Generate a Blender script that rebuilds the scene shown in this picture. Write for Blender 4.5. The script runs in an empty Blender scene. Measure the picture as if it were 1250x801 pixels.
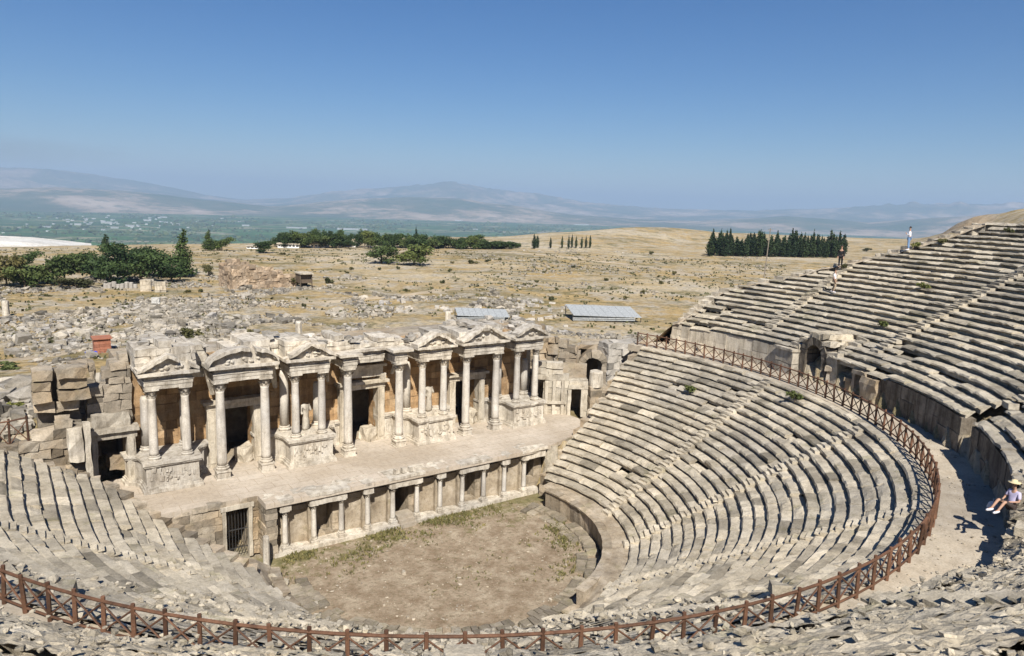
import bpy, math, random
import numpy as np
from mathutils import Vector, Matrix

S = bpy.context.scene
COL = S.collection
rng = np.random.default_rng(7)
random.seed(7)
R = math.radians

# ------------------------------------------------------------------ camera model
CAM = np.array([-19.992, -36.456, 19.971])
YAW, PITCH, ROLL, FPX = .618, .166, .032, 892.25
_cy, _sy = math.cos(YAW), math.sin(YAW)
FW = np.array([_sy*math.cos(PITCH), _cy*math.cos(PITCH), -math.sin(PITCH)])
_R = np.array([_cy, -_sy, 0.]); _U = np.cross(_R, FW)
RT = math.cos(ROLL)*_R + math.sin(ROLL)*_U
UP = -math.sin(ROLL)*_R + math.cos(ROLL)*_U

def ray(u, v):
    return FW + (u-625)/FPX*RT - (v-400.5)/FPX*UP

def at_z(u, v, z):
    d = ray(u, v); return CAM + (z-CAM[2])/d[2]*d

def at_y(u, v, y):
    d = ray(u, v); return CAM + (y-CAM[1])/d[1]*d

# ------------------------------------------------------------------ noise
def _hash(ix, iy, iz, seed):
    h = (ix.astype(np.int64)*374761393 + iy.astype(np.int64)*668265263 + iz.astype(np.int64)*2147483647 + seed*974634777) & 0xffffffff
    h = ((h ^ (h >> 13))*1274126177) & 0xffffffff
    h = ((h ^ (h >> 16))*2246822519) & 0xffffffff
    h = h ^ (h >> 15)
    return h/4294967295.0

def vnoise(p, seed=0):
    p = np.asarray(p, float); i = np.floor(p); f = p-i; f = f*f*(3-2*f)
    out = 0
    for dx in (0, 1):
        for dy in (0, 1):
            for dz in (0, 1):
                w = (f[..., 0] if dx else 1-f[..., 0])*(f[..., 1] if dy else 1-f[..., 1])*(f[..., 2] if dz else 1-f[..., 2])
                out = out + w*_hash(i[..., 0]+dx, i[..., 1]+dy, i[..., 2]+dz, seed)
    return out*2-1

def fbm(x, y, sc, octv=4, seed=0):
    a, o, t = 1., 0., 0.
    x = np.asarray(x, float); y = np.asarray(y, float)
    for k in range(octv):
        o = o + a*vnoise(np.stack([x/sc, y/sc, 0*x+k*7.3], -1), seed+k); t += a; a *= .5; sc *= .5
    return o/t

def sstep(a, b, x):
    t = np.clip((np.asarray(x, float)-a)/(b-a), 0, 1); return t*t*(3-2*t)

# ------------------------------------------------------------------ mesh builder
class MB:
    def __init__(s): s.v = []; s.f = []; s.t = []; s.n = 0; s.tint = .5
    def add(s, verts, faces, tint=None):
        verts = np.asarray(verts, float).reshape(-1, 3)
        o = s.n; s.v.append(verts); s.n += len(verts)
        s.f.extend([tuple(i+o for i in f) for f in faces])
        s.t.append(np.full(len(verts), s.tint if tint is None else tint))
        return o
    def rough(s, amp, sc, seed=3):
        V = np.concatenate(s.v); 
        D = np.stack([vnoise(V/sc+17.3*k, seed+k) for k in range(3)], -1)
        D += .5*np.stack([vnoise(V/(sc*.45)+5.1*k, seed+9+k) for k in range(3)], -1)
        s.v = [V+D*amp]; s.t = [np.concatenate(s.t)]
        return s
    def build(s, name, mat, parent=None, smooth=False, loc=None):
        me = bpy.data.meshes.new(name)
        V = np.concatenate(s.v); 
        if loc is not None: V = V-np.asarray(loc)
        me.from_pydata(V.tolist(), [], s.f)
        at = me.attributes.new('tint', 'FLOAT', 'POINT'); at.data.foreach_set('value', np.concatenate(s.t).astype(np.float32))
        if smooth: me.polygons.foreach_set('use_smooth', np.ones(len(me.polygons), bool))
        me.materials.append(mat)
        o = bpy.data.objects.new(name, me); COL.objects.link(o)
        if loc is not None: o.location = loc
        if parent is not None: o.parent = parent
        return o

def rt():
    return float(rng.random())

_boxcache = {}
def _boxgrid(nx, ny, nz):
    k = (nx, ny, nz)
    if k in _boxcache: return _boxcache[k]
    idx = {}; V = []; F = []
    def vid(i, j, l):
        if (i, j, l) not in idx: idx[(i, j, l)] = len(V); V.append((i/nx, j/ny, l/nz))
        return idx[(i, j, l)]
    for i in range(nx):
        for j in range(ny):
            F.append((vid(i, j, 0), vid(i, j+1, 0), vid(i+1, j+1, 0), vid(i+1, j, 0)))
            F.append((vid(i, j, nz), vid(i+1, j, nz), vid(i+1, j+1, nz), vid(i, j+1, nz)))
    for i in range(nx):
        for l in range(nz):
            F.append((vid(i, 0, l), vid(i+1, 0, l), vid(i+1, 0, l+1), vid(i, 0, l+1)))
            F.append((vid(i, ny, l), vid(i, ny, l+1), vid(i+1, ny, l+1), vid(i+1, ny, l)))
    for j in range(ny):
        for l in range(nz):
            F.append((vid(0, j, l), vid(0, j, l+1), vid(0, j+1, l+1), vid(0, j+1, l)))
            F.append((vid(nx, j, l), vid(nx, j+1, l), vid(nx, j+1, l+1), vid(nx, j, l+1)))
    _boxcache[k] = (np.array(V), F)
    return _boxcache[k]

def box(mb, x0, x1, y0, y1, z0, z1, seg=.6, M=None, tint=None, jit=0., mx=12):
    n = [max(1, min(mx, int(round(abs(b-a)/seg)))) for a, b in ((x0, x1), (y0, y1), (z0, z1))]
    V, F = _boxgrid(*n)
    V = V*np.array([x1-x0, y1-y0, z1-z0])+np.array([x0, y0, z0])
    if jit: V = V+rng.uniform(-jit, jit, V.shape)
    if M is not None: V = V@M[0].T+M[1]
    mb.add(V, F, tint)

def frame(px, py, ang, pz=0.):
    c, s_ = math.cos(ang), math.sin(ang)
    return (np.array([[c, -s_, 0], [s_, c, 0], [0, 0, 1.]]), np.array([px, py, pz]))

def lathe(mb, prof, cx, cy, z, n=14, tint=None, cap=True, wob=0.):
    prof = np.asarray(prof, float); m = len(prof)
    a = np.arange(n)*2*math.pi/n
    V = np.zeros((m, n, 3))
    V[..., 0] = cx+prof[:, :1]*np.cos(a); V[..., 1] = cy+prof[:, :1]*np.sin(a); V[..., 2] = z+prof[:, 1:2]
    if wob: V[..., :2] += rng.uniform(-wob, wob, (m, n, 2))
    F = [(i*n+j, i*n+(j+1) % n, (i+1)*n+(j+1) % n, (i+1)*n+j) for i in range(m-1) for j in range(n)]
    if cap: F += [tuple(range(n-1, -1, -1)), tuple((m-1)*n+j for j in range(n))]
    mb.add(V, F, tint)

def tube(mb, pts, rad, n=6, tint=None):
    pts = np.asarray(pts, float); m = len(pts)
    rad = np.broadcast_to(np.asarray(rad, float), (m,))
    V = np.zeros((m, n, 3)); 
    for i in range(m):
        t = pts[min(i+1, m-1)]-pts[max(i-1, 0)]; t = t/np.linalg.norm(t)
        h = np.array([0, 0, 1.]) if abs(t[2]) < .9 else np.array([1., 0, 0])
        a = np.cross(t, h); a /= np.linalg.norm(a); b = np.cross(t, a)
        for j in range(n):
            w = 2*math.pi*j/n; V[i, j] = pts[i]+rad[i]*(math.cos(w)*a+math.sin(w)*b)
    F = [(i*n+j, (i+1)*n+j, (i+1)*n+(j+1) % n, i*n+(j+1) % n) for i in range(m-1) for j in range(n)]
    F += [tuple(range(n)), tuple((m-1)*n+j for j in range(n-1, -1, -1))]
    mb.add(V, F, tint)

def offpoly(P, o):
    P = np.asarray(P, float); n = len(P); out = []
    for i in range(n):
        a, b, c = P[i-1], P[i], P[(i+1) % n]
        e1 = (b-a)/np.linalg.norm(b-a); e2 = (c-b)/np.linalg.norm(c-b)
        n1 = np.array([e1[1], -e1[0]]); n2 = np.array([e2[1], -e2[0]])
        k = n1+n2; k = k/max(.35, (1+n1@n2))
        out.append(b+k*o)
    return np.array(out)

def prism(mb, P, z0, z1, tint=None, top=True):
    P = np.asarray(P, float); n = len(P)
    V = np.concatenate([np.c_[P, np.full(n, z0)], np.c_[P, np.full(n, z1)]])
    F = [(i, (i+1) % n, n+(i+1) % n, n+i) for i in range(n)]
    F += [tuple(range(n-1, -1, -1)), tuple(range(n, 2*n))]
    mb.add(V, F, tint)

def densify(P, seg):
    P = np.asarray(P, float); out = []
    for i in range(len(P)):
        a, b = P[i], P[(i+1) % len(P)]; k = max(1, int(np.linalg.norm(b-a)/seg))
        for j in range(k): out.append(a+(b-a)*j/k)
    return np.array(out)

def layers(mb, P, lay, seg=.5, tint=None):
    for z0, z1, o in lay: prism(mb, densify(offpoly(P, o), seg), z0, z1, tint)

# ------------------------------------------------------------------ materials
def nmat(name, rough=.9, spec=.2):
    m = bpy.data.materials.new(name); m.use_nodes = True
    nt = m.node_tree; b = nt.nodes['Principled BSDF']; b.inputs['Roughness'].default_value = rough
    b.inputs['Specular IOR Level'].default_value = spec
    return m, nt, b

class NT:
    def __init__(s, nt):
        s.nt = nt
        s.geo = nt.nodes.new('ShaderNodeNewGeometry')
        s.pos = s.geo.outputs['Position']
    def noise(s, scale, detail=5, rough=.6, vec=None, dist=0.):
        n = s.nt.nodes.new('ShaderNodeTexNoise'); n.inputs['Scale'].default_value = scale
        n.inputs['Detail'].default_value = detail; n.inputs['Roughness'].default_value = rough
        n.inputs['Distortion'].default_value = dist
        s.nt.links.new(vec or s.pos, n.inputs['Vector']); return n.outputs['Fac']
    def voro(s, scale, feature='F1', out='Distance', vec=None):
        n = s.nt.nodes.new('ShaderNodeTexVoronoi'); n.feature = feature; n.inputs['Scale'].default_value = scale
        s.nt.links.new(vec or s.pos, n.inputs['Vector']); return n.outputs[out]
    def ramp(s, fac, stops):
        n = s.nt.nodes.new('ShaderNodeValToRGB'); e = n.color_ramp.elements
        while len(e) < len(stops): e.new(.5)
        for k, (p, c) in zip(e, stops):
            k.position = p; k.color = (c, c, c, 1) if isinstance(c, (int, float)) else (*c, 1)
        s.nt.links.new(fac, n.inputs[0]); return n.outputs[0]
    def mix(s, fac, a, b, mode='MIX'):
        n = s.nt.nodes.new('ShaderNodeMix'); n.data_type = 'RGBA'; n.blend_type = mode
        for sock, val in ((n.inputs[0], fac), (n.inputs[6], a), (n.inputs[7], b)):
            if isinstance(val, (int, float)): sock.default_value = val if sock.type == 'VALUE' else (val, val, val, 1)
            elif isinstance(val, tuple): sock.default_value = (*val, 1)
            else: s.nt.links.new(val, sock)
        return n.outputs[2]
    def math(s, op, a, b=0.):
        n = s.nt.nodes.new('ShaderNodeMath'); n.operation = op
        for sock, val in ((n.inputs[0], a), (n.inputs[1], b)):
            if isinstance(val, (int, float)): sock.default_value = val
            else: s.nt.links.new(val, sock)
        return n.outputs[0]
    def attr(s, name):
        n = s.nt.nodes.new('ShaderNodeAttribute'); n.attribute_name = name; return n.outputs['Fac']
    def scalevec(s, v):
        n = s.nt.nodes.new('ShaderNodeMapping'); n.inputs['Scale'].default_value = v
        s.nt.links.new(s.pos, n.inputs['Vector']); return n.outputs[0]
    def bump(s, b, h, strength, dist):
        n = s.nt.nodes.new('ShaderNodeBump'); n.inputs['Strength'].default_value = strength; n.inputs['Distance'].default_value = dist
        s.nt.links.new(h, n.inputs['Height']); s.nt.links.new(n.outputs[0], b.inputs['Normal'])
    def out(s, b, c): s.nt.links.new(c, b.inputs['Base Color'])

def stone_mat(name, lo, mid, hi, stain=(.12, .11, .095), stain_amt=.5, sc=1., tintamt=.35, bump=.04, moss=0., warm=None, streak=0.):
    m, nt, b = nmat(name, .92, .15); N = NT(nt)
    n1 = N.noise(.9*sc, 6, .68)
    c = N.ramp(n1, [(.28, lo), (.5, mid), (.72, hi)])
    if warm: c = N.mix(N.ramp(N.noise(.35*sc, 3), [(.45, 0.), (.65, .75)]), c, warm)
    c = N.mix(1., c, N.ramp(N.noise(.13*sc, 4, .6), [(.4, (.80, .80, .81)), (.5, (1., .99, .97)), (.6, (1.1, 1.07, 1.02))]), 'MULTIPLY')
    n2 = N.noise(2.7*sc, 8, .75)
    c = N.mix(N.math('MULTIPLY', N.ramp(n2, [(.5, 0.), (.68, 1.)]), stain_amt), c, stain)
    n3 = N.noise(14*sc, 4, .7)
    c = N.mix(.55, c, N.ramp(n3, [(.3, .45), (.5, .8), (.7, 1.)]), 'MULTIPLY')
    if moss: c = N.mix(N.math('MULTIPLY', N.ramp(N.noise(.5*sc, 5, .7), [(.58, 0.), (.66, 1.)]), moss), c, (.17, .16, .06))
    if streak: c = N.mix(streak, c, N.ramp(N.noise(2.6, 5, .7, N.scalevec((1, 1, .14))), [(.38, (.42, .38, .33)), (.5, (.9, .87, .83)), (.58, (1.06, 1.05, 1.03))]), 'MULTIPLY')
    t = N.attr('tint')
    c = N.mix(1., c, N.ramp(t, [(0., 1-tintamt), (.5, 1.), (1., 1+tintamt*.5)]), 'MULTIPLY')
    N.out(b, c)
    h = N.math('ADD', N.noise(5*sc, 8, .75), N.math('MULTIPLY', N.noise(22*sc, 4, .7), .4))
    N.bump(b, h, 1., bump)
    return m

M = {}
M['seat'] = stone_mat('seat_stone', (.32, .28, .215), (.51, .455, .36), (.63, .57, .465), stain=(.17, .145, .11), stain_amt=.5, moss=.35, bump=.07, tintamt=.5)
M['seat_upper'] = stone_mat('upper_seat_stone', (.32, .28, .215), (.51, .455, .36), (.63, .57, .465), stain=(.17, .145, .11), stain_amt=.5, moss=.3, bump=.07, tintamt=.4)
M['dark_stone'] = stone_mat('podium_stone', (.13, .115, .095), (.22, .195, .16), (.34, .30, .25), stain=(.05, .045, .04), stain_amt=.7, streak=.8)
M['marble'] = stone_mat('marble', (.46, .41, .34), (.62, .575, .495), (.71, .67, .595), stain=(.29, .245, .185), stain_amt=.6, streak=.6, bump=.025, tintamt=.2, sc=1.3)
M['column'] = stone_mat('column_marble', (.50, .46, .40), (.63, .59, .525), (.71, .68, .625), stain=(.36, .31, .24), stain_amt=.5, streak=.4, bump=.012, tintamt=.15)
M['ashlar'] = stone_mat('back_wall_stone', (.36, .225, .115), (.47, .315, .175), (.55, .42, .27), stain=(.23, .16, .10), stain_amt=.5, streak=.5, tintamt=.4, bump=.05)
M['ruin'] = stone_mat('ruin_stone', (.27, .235, .18), (.42, .36, .28), (.55, .49, .40), stain=(.13, .115, .09), stain_amt=.6, moss=.3, tintamt=.5, bump=.07, warm=(.42, .31, .19))
M['pale'] = stone_mat('pale_stone', (.46, .41, .33), (.57, .52, .43), (.64, .59, .51), stain=(.30, .26, .20), stain_amt=.5, streak=.6, tintamt=.25, bump=.03)
M['block'] = stone_mat('loose_stone', (.34, .31, .27), (.50, .465, .41), (.60, .57, .52), stain=(.2, .185, .16), stain_amt=.4, tintamt=.5, bump=.06)
M['field'] = stone_mat('field_stone', (.22, .20, .165), (.36, .325, .27), (.48, .445, .385), stain=(.14, .13, .10), stain_amt=.6, tintamt=.6, bump=.06, moss=.4)
M['brick'] = stone_mat('red_brick', (.30, .12, .07), (.38, .16, .10), (.44, .21, .14), stain=(.25, .12, .08), stain_amt=.3, tintamt=.25)
M['tanruin'] = stone_mat('tan_ruin_stone', (.36, .26, .17), (.48, .37, .26), (.56, .46, .35), stain=(.22, .17, .12), stain_amt=.5, tintamt=.4, sc=.6, bump=.1)
M['panel'] = stone_mat('stained_panel_stone', (.27, .215, .15), (.40, .335, .25), (.52, .455, .365), stain=(.16, .13, .09), stain_amt=.7, tintamt=.3, bump=.05, moss=.3, sc=1.3)
M['ring'] = stone_mat('worn_ring_stone', (.24, .20, .145), (.34, .29, .22), (.43, .38, .30), stain=(.16, .15, .07), stain_amt=.6, tintamt=.35, bump=.06, moss=.5)
M['walk'] = stone_mat('walkway_stone', (.36, .305, .235), (.46, .40, .315), (.53, .475, .39), stain=(.27, .22, .16), stain_amt=.5, tintamt=.2, bump=.02)

def stage_mat():
    m, nt, b = nmat('stage_floor_stone', .85, .2); N = NT(nt)
    c = N.ramp(N.noise(.5, 6, .65), [(.3, (.43, .365, .29)), (.55, (.53, .46, .375)), (.75, (.58, .52, .44))])
    br = nt.nodes.new('ShaderNodeTexBrick'); br.inputs['Scale'].default_value = 1.
    br.inputs['Brick Width'].default_value = 1.5; br.inputs['Row Height'].default_value = .9; br.inputs['Mortar Size'].default_value = .018
    br.inputs['Color1'].default_value = (1, 1, 1, 1); br.inputs['Color2'].default_value = (.93, .92, .9, 1); br.inputs['Mortar'].default_value = (.7, .66, .6, 1)
    nt.links.new(N.pos, br.inputs['Vector'])
    c = N.mix(1., c, br.outputs[0], 'MULTIPLY')
    c = N.mix(N.math('MULTIPLY', N.ramp(N.noise(.25, 4, .6), [(.46, 0.), (.6, 1.)]), .6), c, (.33, .265, .19))
    c = N.mix(.6, c, N.ramp(N.noise(5, 6, .8), [(.36, .62), (.5, .95), (.62, 1.08)]), 'MULTIPLY')
    N.out(b, c); N.bump(b, N.noise(9, 6, .7), .6, .02); return m
M['stage'] = stage_mat()

def floor_mat():
    m, nt, b = nmat('orchestra_ground', .95, .05); N = NT(nt)
    c = N.ramp(N.noise(.8, 8, .75), [(.36, (.215, .155, .10)), (.5, (.315, .245, .17)), (.62, (.42, .345, .25))])
    c = N.mix(N.ramp(N.noise(4, 6, .85), [(.5, 0.), (.62, .8)]), c, (.17, .14, .085))
    # damp green strip where weeds grow at the foot of the stage front
    sx = nt.nodes.new('ShaderNodeSeparateXYZ'); nt.links.new(N.pos, sx.inputs[0])
    g = N.math('ADD', N.math('MULTIPLY', sx.outputs['Y'], .13), N.math('MULTIPLY', N.noise(.5, 8, .85), 3.4))
    g2 = N.math('ADD', g, N.math('MULTIPLY', N.math('ABSOLUTE', sx.outputs['X']), .035))
    g2 = N.math('MULTIPLY', g2, .25)
    c = N.mix(N.math('MULTIPLY', N.ramp(g2, [(.475, 0.), (.57, 1.)]), .8), c, N.ramp(N.noise(3, 4), [(.35, (.11, .11, .04)), (.65, (.22, .195, .09))]))
    N.out(b, c); N.bump(b, N.noise(6, 8, .8), 1., .08); return m
M['orch'] = floor_mat()

def ground_mat():
    m, nt, b = nmat('dry_ground', .97, .05); N = NT(nt)
    big = N.noise(.018, 6, .62)
    c = N.ramp(big, [(.38, (.25, .20, .105)), (.45, (.43, .31, .145)), (.5, (.36, .275, .15)), (.55, (.46, .36, .21)), (.62, (.49, .41, .285))])
    sm = N.noise(.16, 7, .75)
    c = N.mix(N.ramp(sm, [(.47, 0.), (.58, .85)]), c, (.42, .375, .30))
    wd = N.noise(.07, 8, .8, N.scalevec((1, 1, 1)), 1.)
    c = N.mix(N.ramp(wd, [(.51, 0.), (.60, .75)]), c, (.15, .135, .06))
    fine = N.noise(1.1, 5, .8)
    c = N.mix(.8, c, N.ramp(fine, [(.36, .4), (.5, .9), (.62, 1.2)]), 'MULTIPLY')
    N.out(b, c); N.bump(b, N.noise(.9, 8, .75), 1., .35); return m
M['ground'] = ground_mat()

def plain_mat():
    m, nt, b = nmat('valley_fields', .97, .03); N = NT(nt)
    mp = nt.nodes.new('ShaderNodeMapping'); mp.inputs['Scale'].default_value = (.0042, .0075, .0); mp.inputs['Rotation'].default_value = (0, 0, .5)
    nt.links.new(N.pos, mp.inputs['Vector'])
    v = nt.nodes.new('ShaderNodeTexVoronoi'); v.inputs['Scale'].default_value = 1.; nt.links.new(mp.outputs[0], v.inputs['Vector'])
    sp = nt.nodes.new('ShaderNodeSeparateColor'); nt.links.new(v.outputs['Color'], sp.inputs[0])
    c = N.ramp(sp.outputs[0], [(0., (.045, .11, .03)), (.35, (.06, .14, .04)), (.6, (.09, .16, .05)), (.85, (.2, .21, .11)), (.97, (.32, .28, .2))])
    c = N.mix(N.ramp(N.noise(.0035, 7, .75), [(.44, 0.), (.56, .9)]), c, (.03, .07, .025))
    c = N.mix(N.ramp(N.noise(.016, 5, .8), [(.5, 0.), (.58, .8)]), c, (.025, .05, .02))
    town = N.math('MULTIPLY', N.ramp(N.noise(.0011, 3, .5), [(.53, 0.), (.62, 1.)]), N.ramp(N.noise(.02, 4, .8), [(.55, 0.), (.62, 1.)]))
    c = N.mix(N.math('MULTIPLY', town, .75), c, (.42, .40, .37))
    N.out(b, c); return m
M['plain'] = plain_mat()

def hill_mat():
    m, nt, b = nmat('mountain_slopes', .97, .03); N = NT(nt)
    c = N.ramp(N.noise(.00055, 8, .68), [(.40, (.05, .08, .04)), (.49, (.12, .12, .075)), (.54, (.30, .235, .17)), (.66, (.45, .365, .29))])
    c = N.mix(N.ramp(N.noise(.004, 6, .75), [(.48, 0.), (.6, .7)]), c, (.06, .08, .045))
    N.out(b, c); return m
M['hill'] = hill_mat()

def wood_mat(name, a, bcol):
    m, nt, b = nmat(name, .75, .3); N = NT(nt)
    c = N.ramp(N.noise(3, 6, .7), [(.3, a), (.7, bcol)])
    c = N.mix(.5, c, N.ramp(N.noise(25, 4, .7), [(.3, .5), (.7, 1.1)]), 'MULTIPLY')
    t = N.attr('tint'); c = N.mix(1., c, N.ramp(t, [(0., .55), (1., 1.55)]), 'MULTIPLY')
    N.out(b, c); N.bump(b, N.noise(20, 4), .6, .01); return m
M['wood'] = wood_mat('red_brown_wood', (.065, .034, .02), (.165, .082, .047))
M['bark'] = wood_mat('bark', (.08, .06, .04), (.16, .12, .085))
M['polewood'] = wood_mat('pole_wood', (.16, .13, .10), (.30, .26, .21))
M['iron'] = wood_mat('dark_iron', (.03, .03, .03), (.06, .055, .05))

def leaf_mat(name, a, bcol):
    m, nt, b = nmat(name, .7, .2); N = NT(nt)
    t = N.attr('tint')
    c = N.ramp(t, [(0., a), (1., bcol)])
    c = N.mix(.6, c, N.ramp(N.noise(.8, 3), [(.3, .6), (.7, 1.25)]), 'MULTIPLY')
    oi = nt.nodes.new('ShaderNodeObjectInfo')
    c = N.mix(1., c, N.ramp(oi.outputs['Random'], [(0., (.65, .7, .7)), (.5, (1., 1., 1.)), (1., (1.5, 1.3, 1.1))]), 'MULTIPLY')
    N.out(b, c); return m
M['pine'] = leaf_mat('pine_needles', (.022, .042, .014), (.065, .10, .03))
M['cypress'] = leaf_mat('cypress_foliage', (.014, .03, .012), (.04, .065, .024))
M['broad'] = leaf_mat('broad_leaves', (.045, .07, .02), (.11, .14, .045))
M['scrub'] = leaf_mat('scrub_leaves', (.05, .055, .02), (.12, .115, .05))
M['drygrass'] = leaf_mat('dry_green_grass', (.075, .085, .03), (.20, .175, .075))
M['weed'] = leaf_mat('weed_leaves', (.07, .09, .025), (.17, .18, .06))

def plain_col(name, c, rough=.8, var=.2):
    m, nt, b = nmat(name, rough, .3); N = NT(nt)
    k = N.ramp(N.noise(4, 4), [(.3, tuple(x*(1-var) for x in c)), (.7, tuple(min(1, x*(1+var)) for x in c))])
    N.out(b, k); return m
M['white'] = plain_col('white_paint', (.75, .75, .73), .6, .08)
M['hall'] = plain_col('pale_hall_paint', (.42, .44, .44), .7, .1)
M['sheet'] = plain_col('pale_metal_sheet', (.33, .345, .345), .9, .3)
M['skin'] = plain_col('skin', (.42, .25, .17), .6, .08)
M['hair'] = plain_col('dark_hair', (.03, .022, .018), .6)
M['black_cloth'] = plain_col('black_cloth', (.018, .018, .02), .9)
M['white_cloth'] = plain_col('white_cloth', (.74, .73, .76), .9, .06)
M['lilac_cloth'] = plain_col('lilac_cloth', (.50, .46, .62), .9, .1)
M['denim'] = plain_col('blue_denim', (.16, .26, .42), .9)
M['khaki_cloth'] = plain_col('khaki_cloth', (.36, .28, .19), .9)
M['straw'] = plain_col('straw', (.60, .50, .30), .9)
M['blue'] = plain_col('blue_plastic', (.03, .06, .45), .5)
M['dark_cloth'] = plain_col('brown_shorts', (.06, .045, .04), .9)
M['travertine'] = stone_mat('white_travertine', (.50, .49, .46), (.66, .65, .62), (.74, .74, .72), stain=(.36, .34, .29), stain_amt=.55, sc=.09, bump=.5)

def tag(o, label=None, cat=None, group=None, kind=None):
    if label: o['label'] = label
    if cat: o['category'] = cat
    if group: o['group'] = group
    if kind: o['kind'] = kind
    return o

def thing(name, loc, label, cat, group=None, rz=0.):
    o = bpy.data.objects.new(name, None); COL.objects.link(o)
    o.location = loc; o.rotation_euler = (0, 0, rz); o.empty_display_size = .3
    return tag(o, label, cat, group)

# parts are built in world coordinates and parented to a thing standing at loc
def part(mb, name, mat, root, smooth=False):
    o = mb.build(name, mat, None, smooth)
    o.parent = root
    p = root; T = Vector((0, 0, 0))
    while p is not None: T += p.location; p = p.parent
    o.location = -T
    return o
def subpart(mb, name, mat, prt, smooth=False):
    o = mb.build(name, mat, None, smooth); o.parent = prt      # part origin is already the world origin
    return o

def copy_tree(o, parent=None):
    c = o.copy(); COL.objects.link(c)
    if parent is not None: c.parent = parent
    for ch in [x for x in o.children]: copy_tree(ch, c)
    return c

# ------------------------------------------------------------------ loose stones
ICO = None
def ico():
    p = (1+5**.5)/2
    V = np.array([(-1, p, 0), (1, p, 0), (-1, -p, 0), (1, -p, 0), (0, -1, p), (0, 1, p), (0, -1, -p), (0, 1, -p), (p, 0, -1), (p, 0, 1), (-p, 0, -1), (-p, 0, 1)], float)/1.9
    F = [(0, 11, 5), (0, 5, 1), (0, 1, 7), (0, 7, 10), (0, 10, 11), (1, 5, 9), (5, 11, 4), (11, 10, 2), (10, 7, 6), (7, 1, 8), (3, 9, 4), (3, 4, 2), (3, 2, 6), (3, 6, 8), (3, 8, 9), (4, 9, 5), (2, 4, 11), (6, 2, 10), (8, 6, 7), (9, 8, 1)]
    return V, F
def stones(mb, P, size):
    V0, F0 = ico(); B0, BF = _boxgrid(1, 1, 1); B0 = (B0-.5)*1.3
    for p, s_ in zip(P, size):
        if rng.random() < .5: V, F = V0, F0
        else: V, F = B0, BF
        sc = s_*np.array([rng.uniform(.6, 1.4), rng.uniform(.5, 1.1), rng.uniform(.35, .8)])
        A = (V+rng.normal(0, .12, V.shape))*sc*.62
        a = rng.uniform(0, 6.28); tl = rng.uniform(-.4, .4)
        c, s2 = math.cos(a), math.sin(a); ct, st = math.cos(tl), math.sin(tl)
        Rm = np.array([[c, -s2, 0], [s2, c, 0], [0, 0, 1]])@np.array([[1, 0, 0], [0, ct, -st], [0, st, ct]])
        mb.add(A@Rm.T+np.asarray(p)+np.array([0, 0, .18*s_]), F, rt())
# ------------------------------------------------------------------ cavea geometry
ZD, ZS, YS, YF, XO = 8.84, 3.29, 2.36, 7.54, .126
NL, NU = 23, 28
Z0L = 1.35
def low_curve(t):          # t=0 first riser, t=1 fence line: centre y, Rx, Ry
    return (-2.3*(1-t), 10.4+(23.75-10.4)*t, 10.6+(25.9-10.6)*t)
def low_pt(th, t):
    c, a, b = low_curve(t); th = np.asarray(th, float)
    st = th < -math.pi                    # the left wing runs on straight
    return np.stack([np.where(st, -a, a*np.cos(th)), np.where(st, c-(th+math.pi)*b, c+b*np.sin(th))], -1)
def up_pt(th, d):
    th = np.asarray(th, float); st = th < -math.pi
    return np.stack([np.where(st, -(24+d), (24+d)*np.cos(th)), np.where(st, -(th+math.pi)*(26.17+d), (26.17+d)*np.sin(th))], -1)
DP = 2.2                   # podium face
ZU = 10.9
RUN, RISE = .625, .331
def end_right(x): return 1.5+.356*(x-10)
def end_left(x): return np.interp(-np.asarray(x, float), [10, 11, 12.5, 14.2, 15.2, 16.2, 18, 24], [-1.2, -.8, .9, 2.8, 4.8, 6.6, 6.9, 6.6])
def th_range(fn, is_low=True):
    th = np.linspace(-math.pi*1.25, math.pi*.25, 1801); P = fn(th)
    lim = np.where(P[:, 0] > 0, end_right(P[:, 0]) if is_low else np.full(len(th), 4.8), end_left(P[:, 0]) if is_low else np.full(len(th), 3.))
    ok = P[:, 1] < lim
    i = np.where(ok)[0]
    return th[i[0]], th[i[-1]]
def erosion(th, d):
    """how far the ruined first upper rows have sunk, near the walkway behind the near fence"""
    g = np.degrees(np.asarray(th, float))
    e = .1*sstep(-138, -152, g)+1.1*sstep(-93, -80, g)*sstep(-68, -74, g)
    e = e-.13*sstep(-136, -126, g)*sstep(-98, -106, g)
    return e*np.exp(-np.maximum(0, d-DP)/3.2)
def up_d(x, y):
    d = 12.
    for _ in range(25):
        e = (x/(24+d))**2+(np.where((x < 0) & (y > 0), 0, y)/(26.17+d))**2
        d = np.maximum(d+(np.sqrt(e)-1)*25*.8, -19.)
    return d
def low_t(x, y):
    lo, hi = np.zeros_like(x), np.ones_like(x)
    for _ in range(22):
        m_ = (lo+hi)/2; c, a, b = low_curve(m_)
        ins = (x/a)**2+(np.where((x < 0) & (y > c), 0, y-c)/b)**2 > 1
        lo = np.where(ins, m_, lo); hi = np.where(ins, hi, m_)
    return (lo+hi)/2
def up_limit(d):
    """largest y to which the upper rows survive on the right-hand wing"""
    z = ZU+(RISE/RUN)*(d-DP)
    return np.interp(z, [10, 13.4, 14.6, 16., 17.4, 18.6, 20], [4.8, 4.6, 1.6, -2.6, -6., -8.5, -11])
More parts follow.
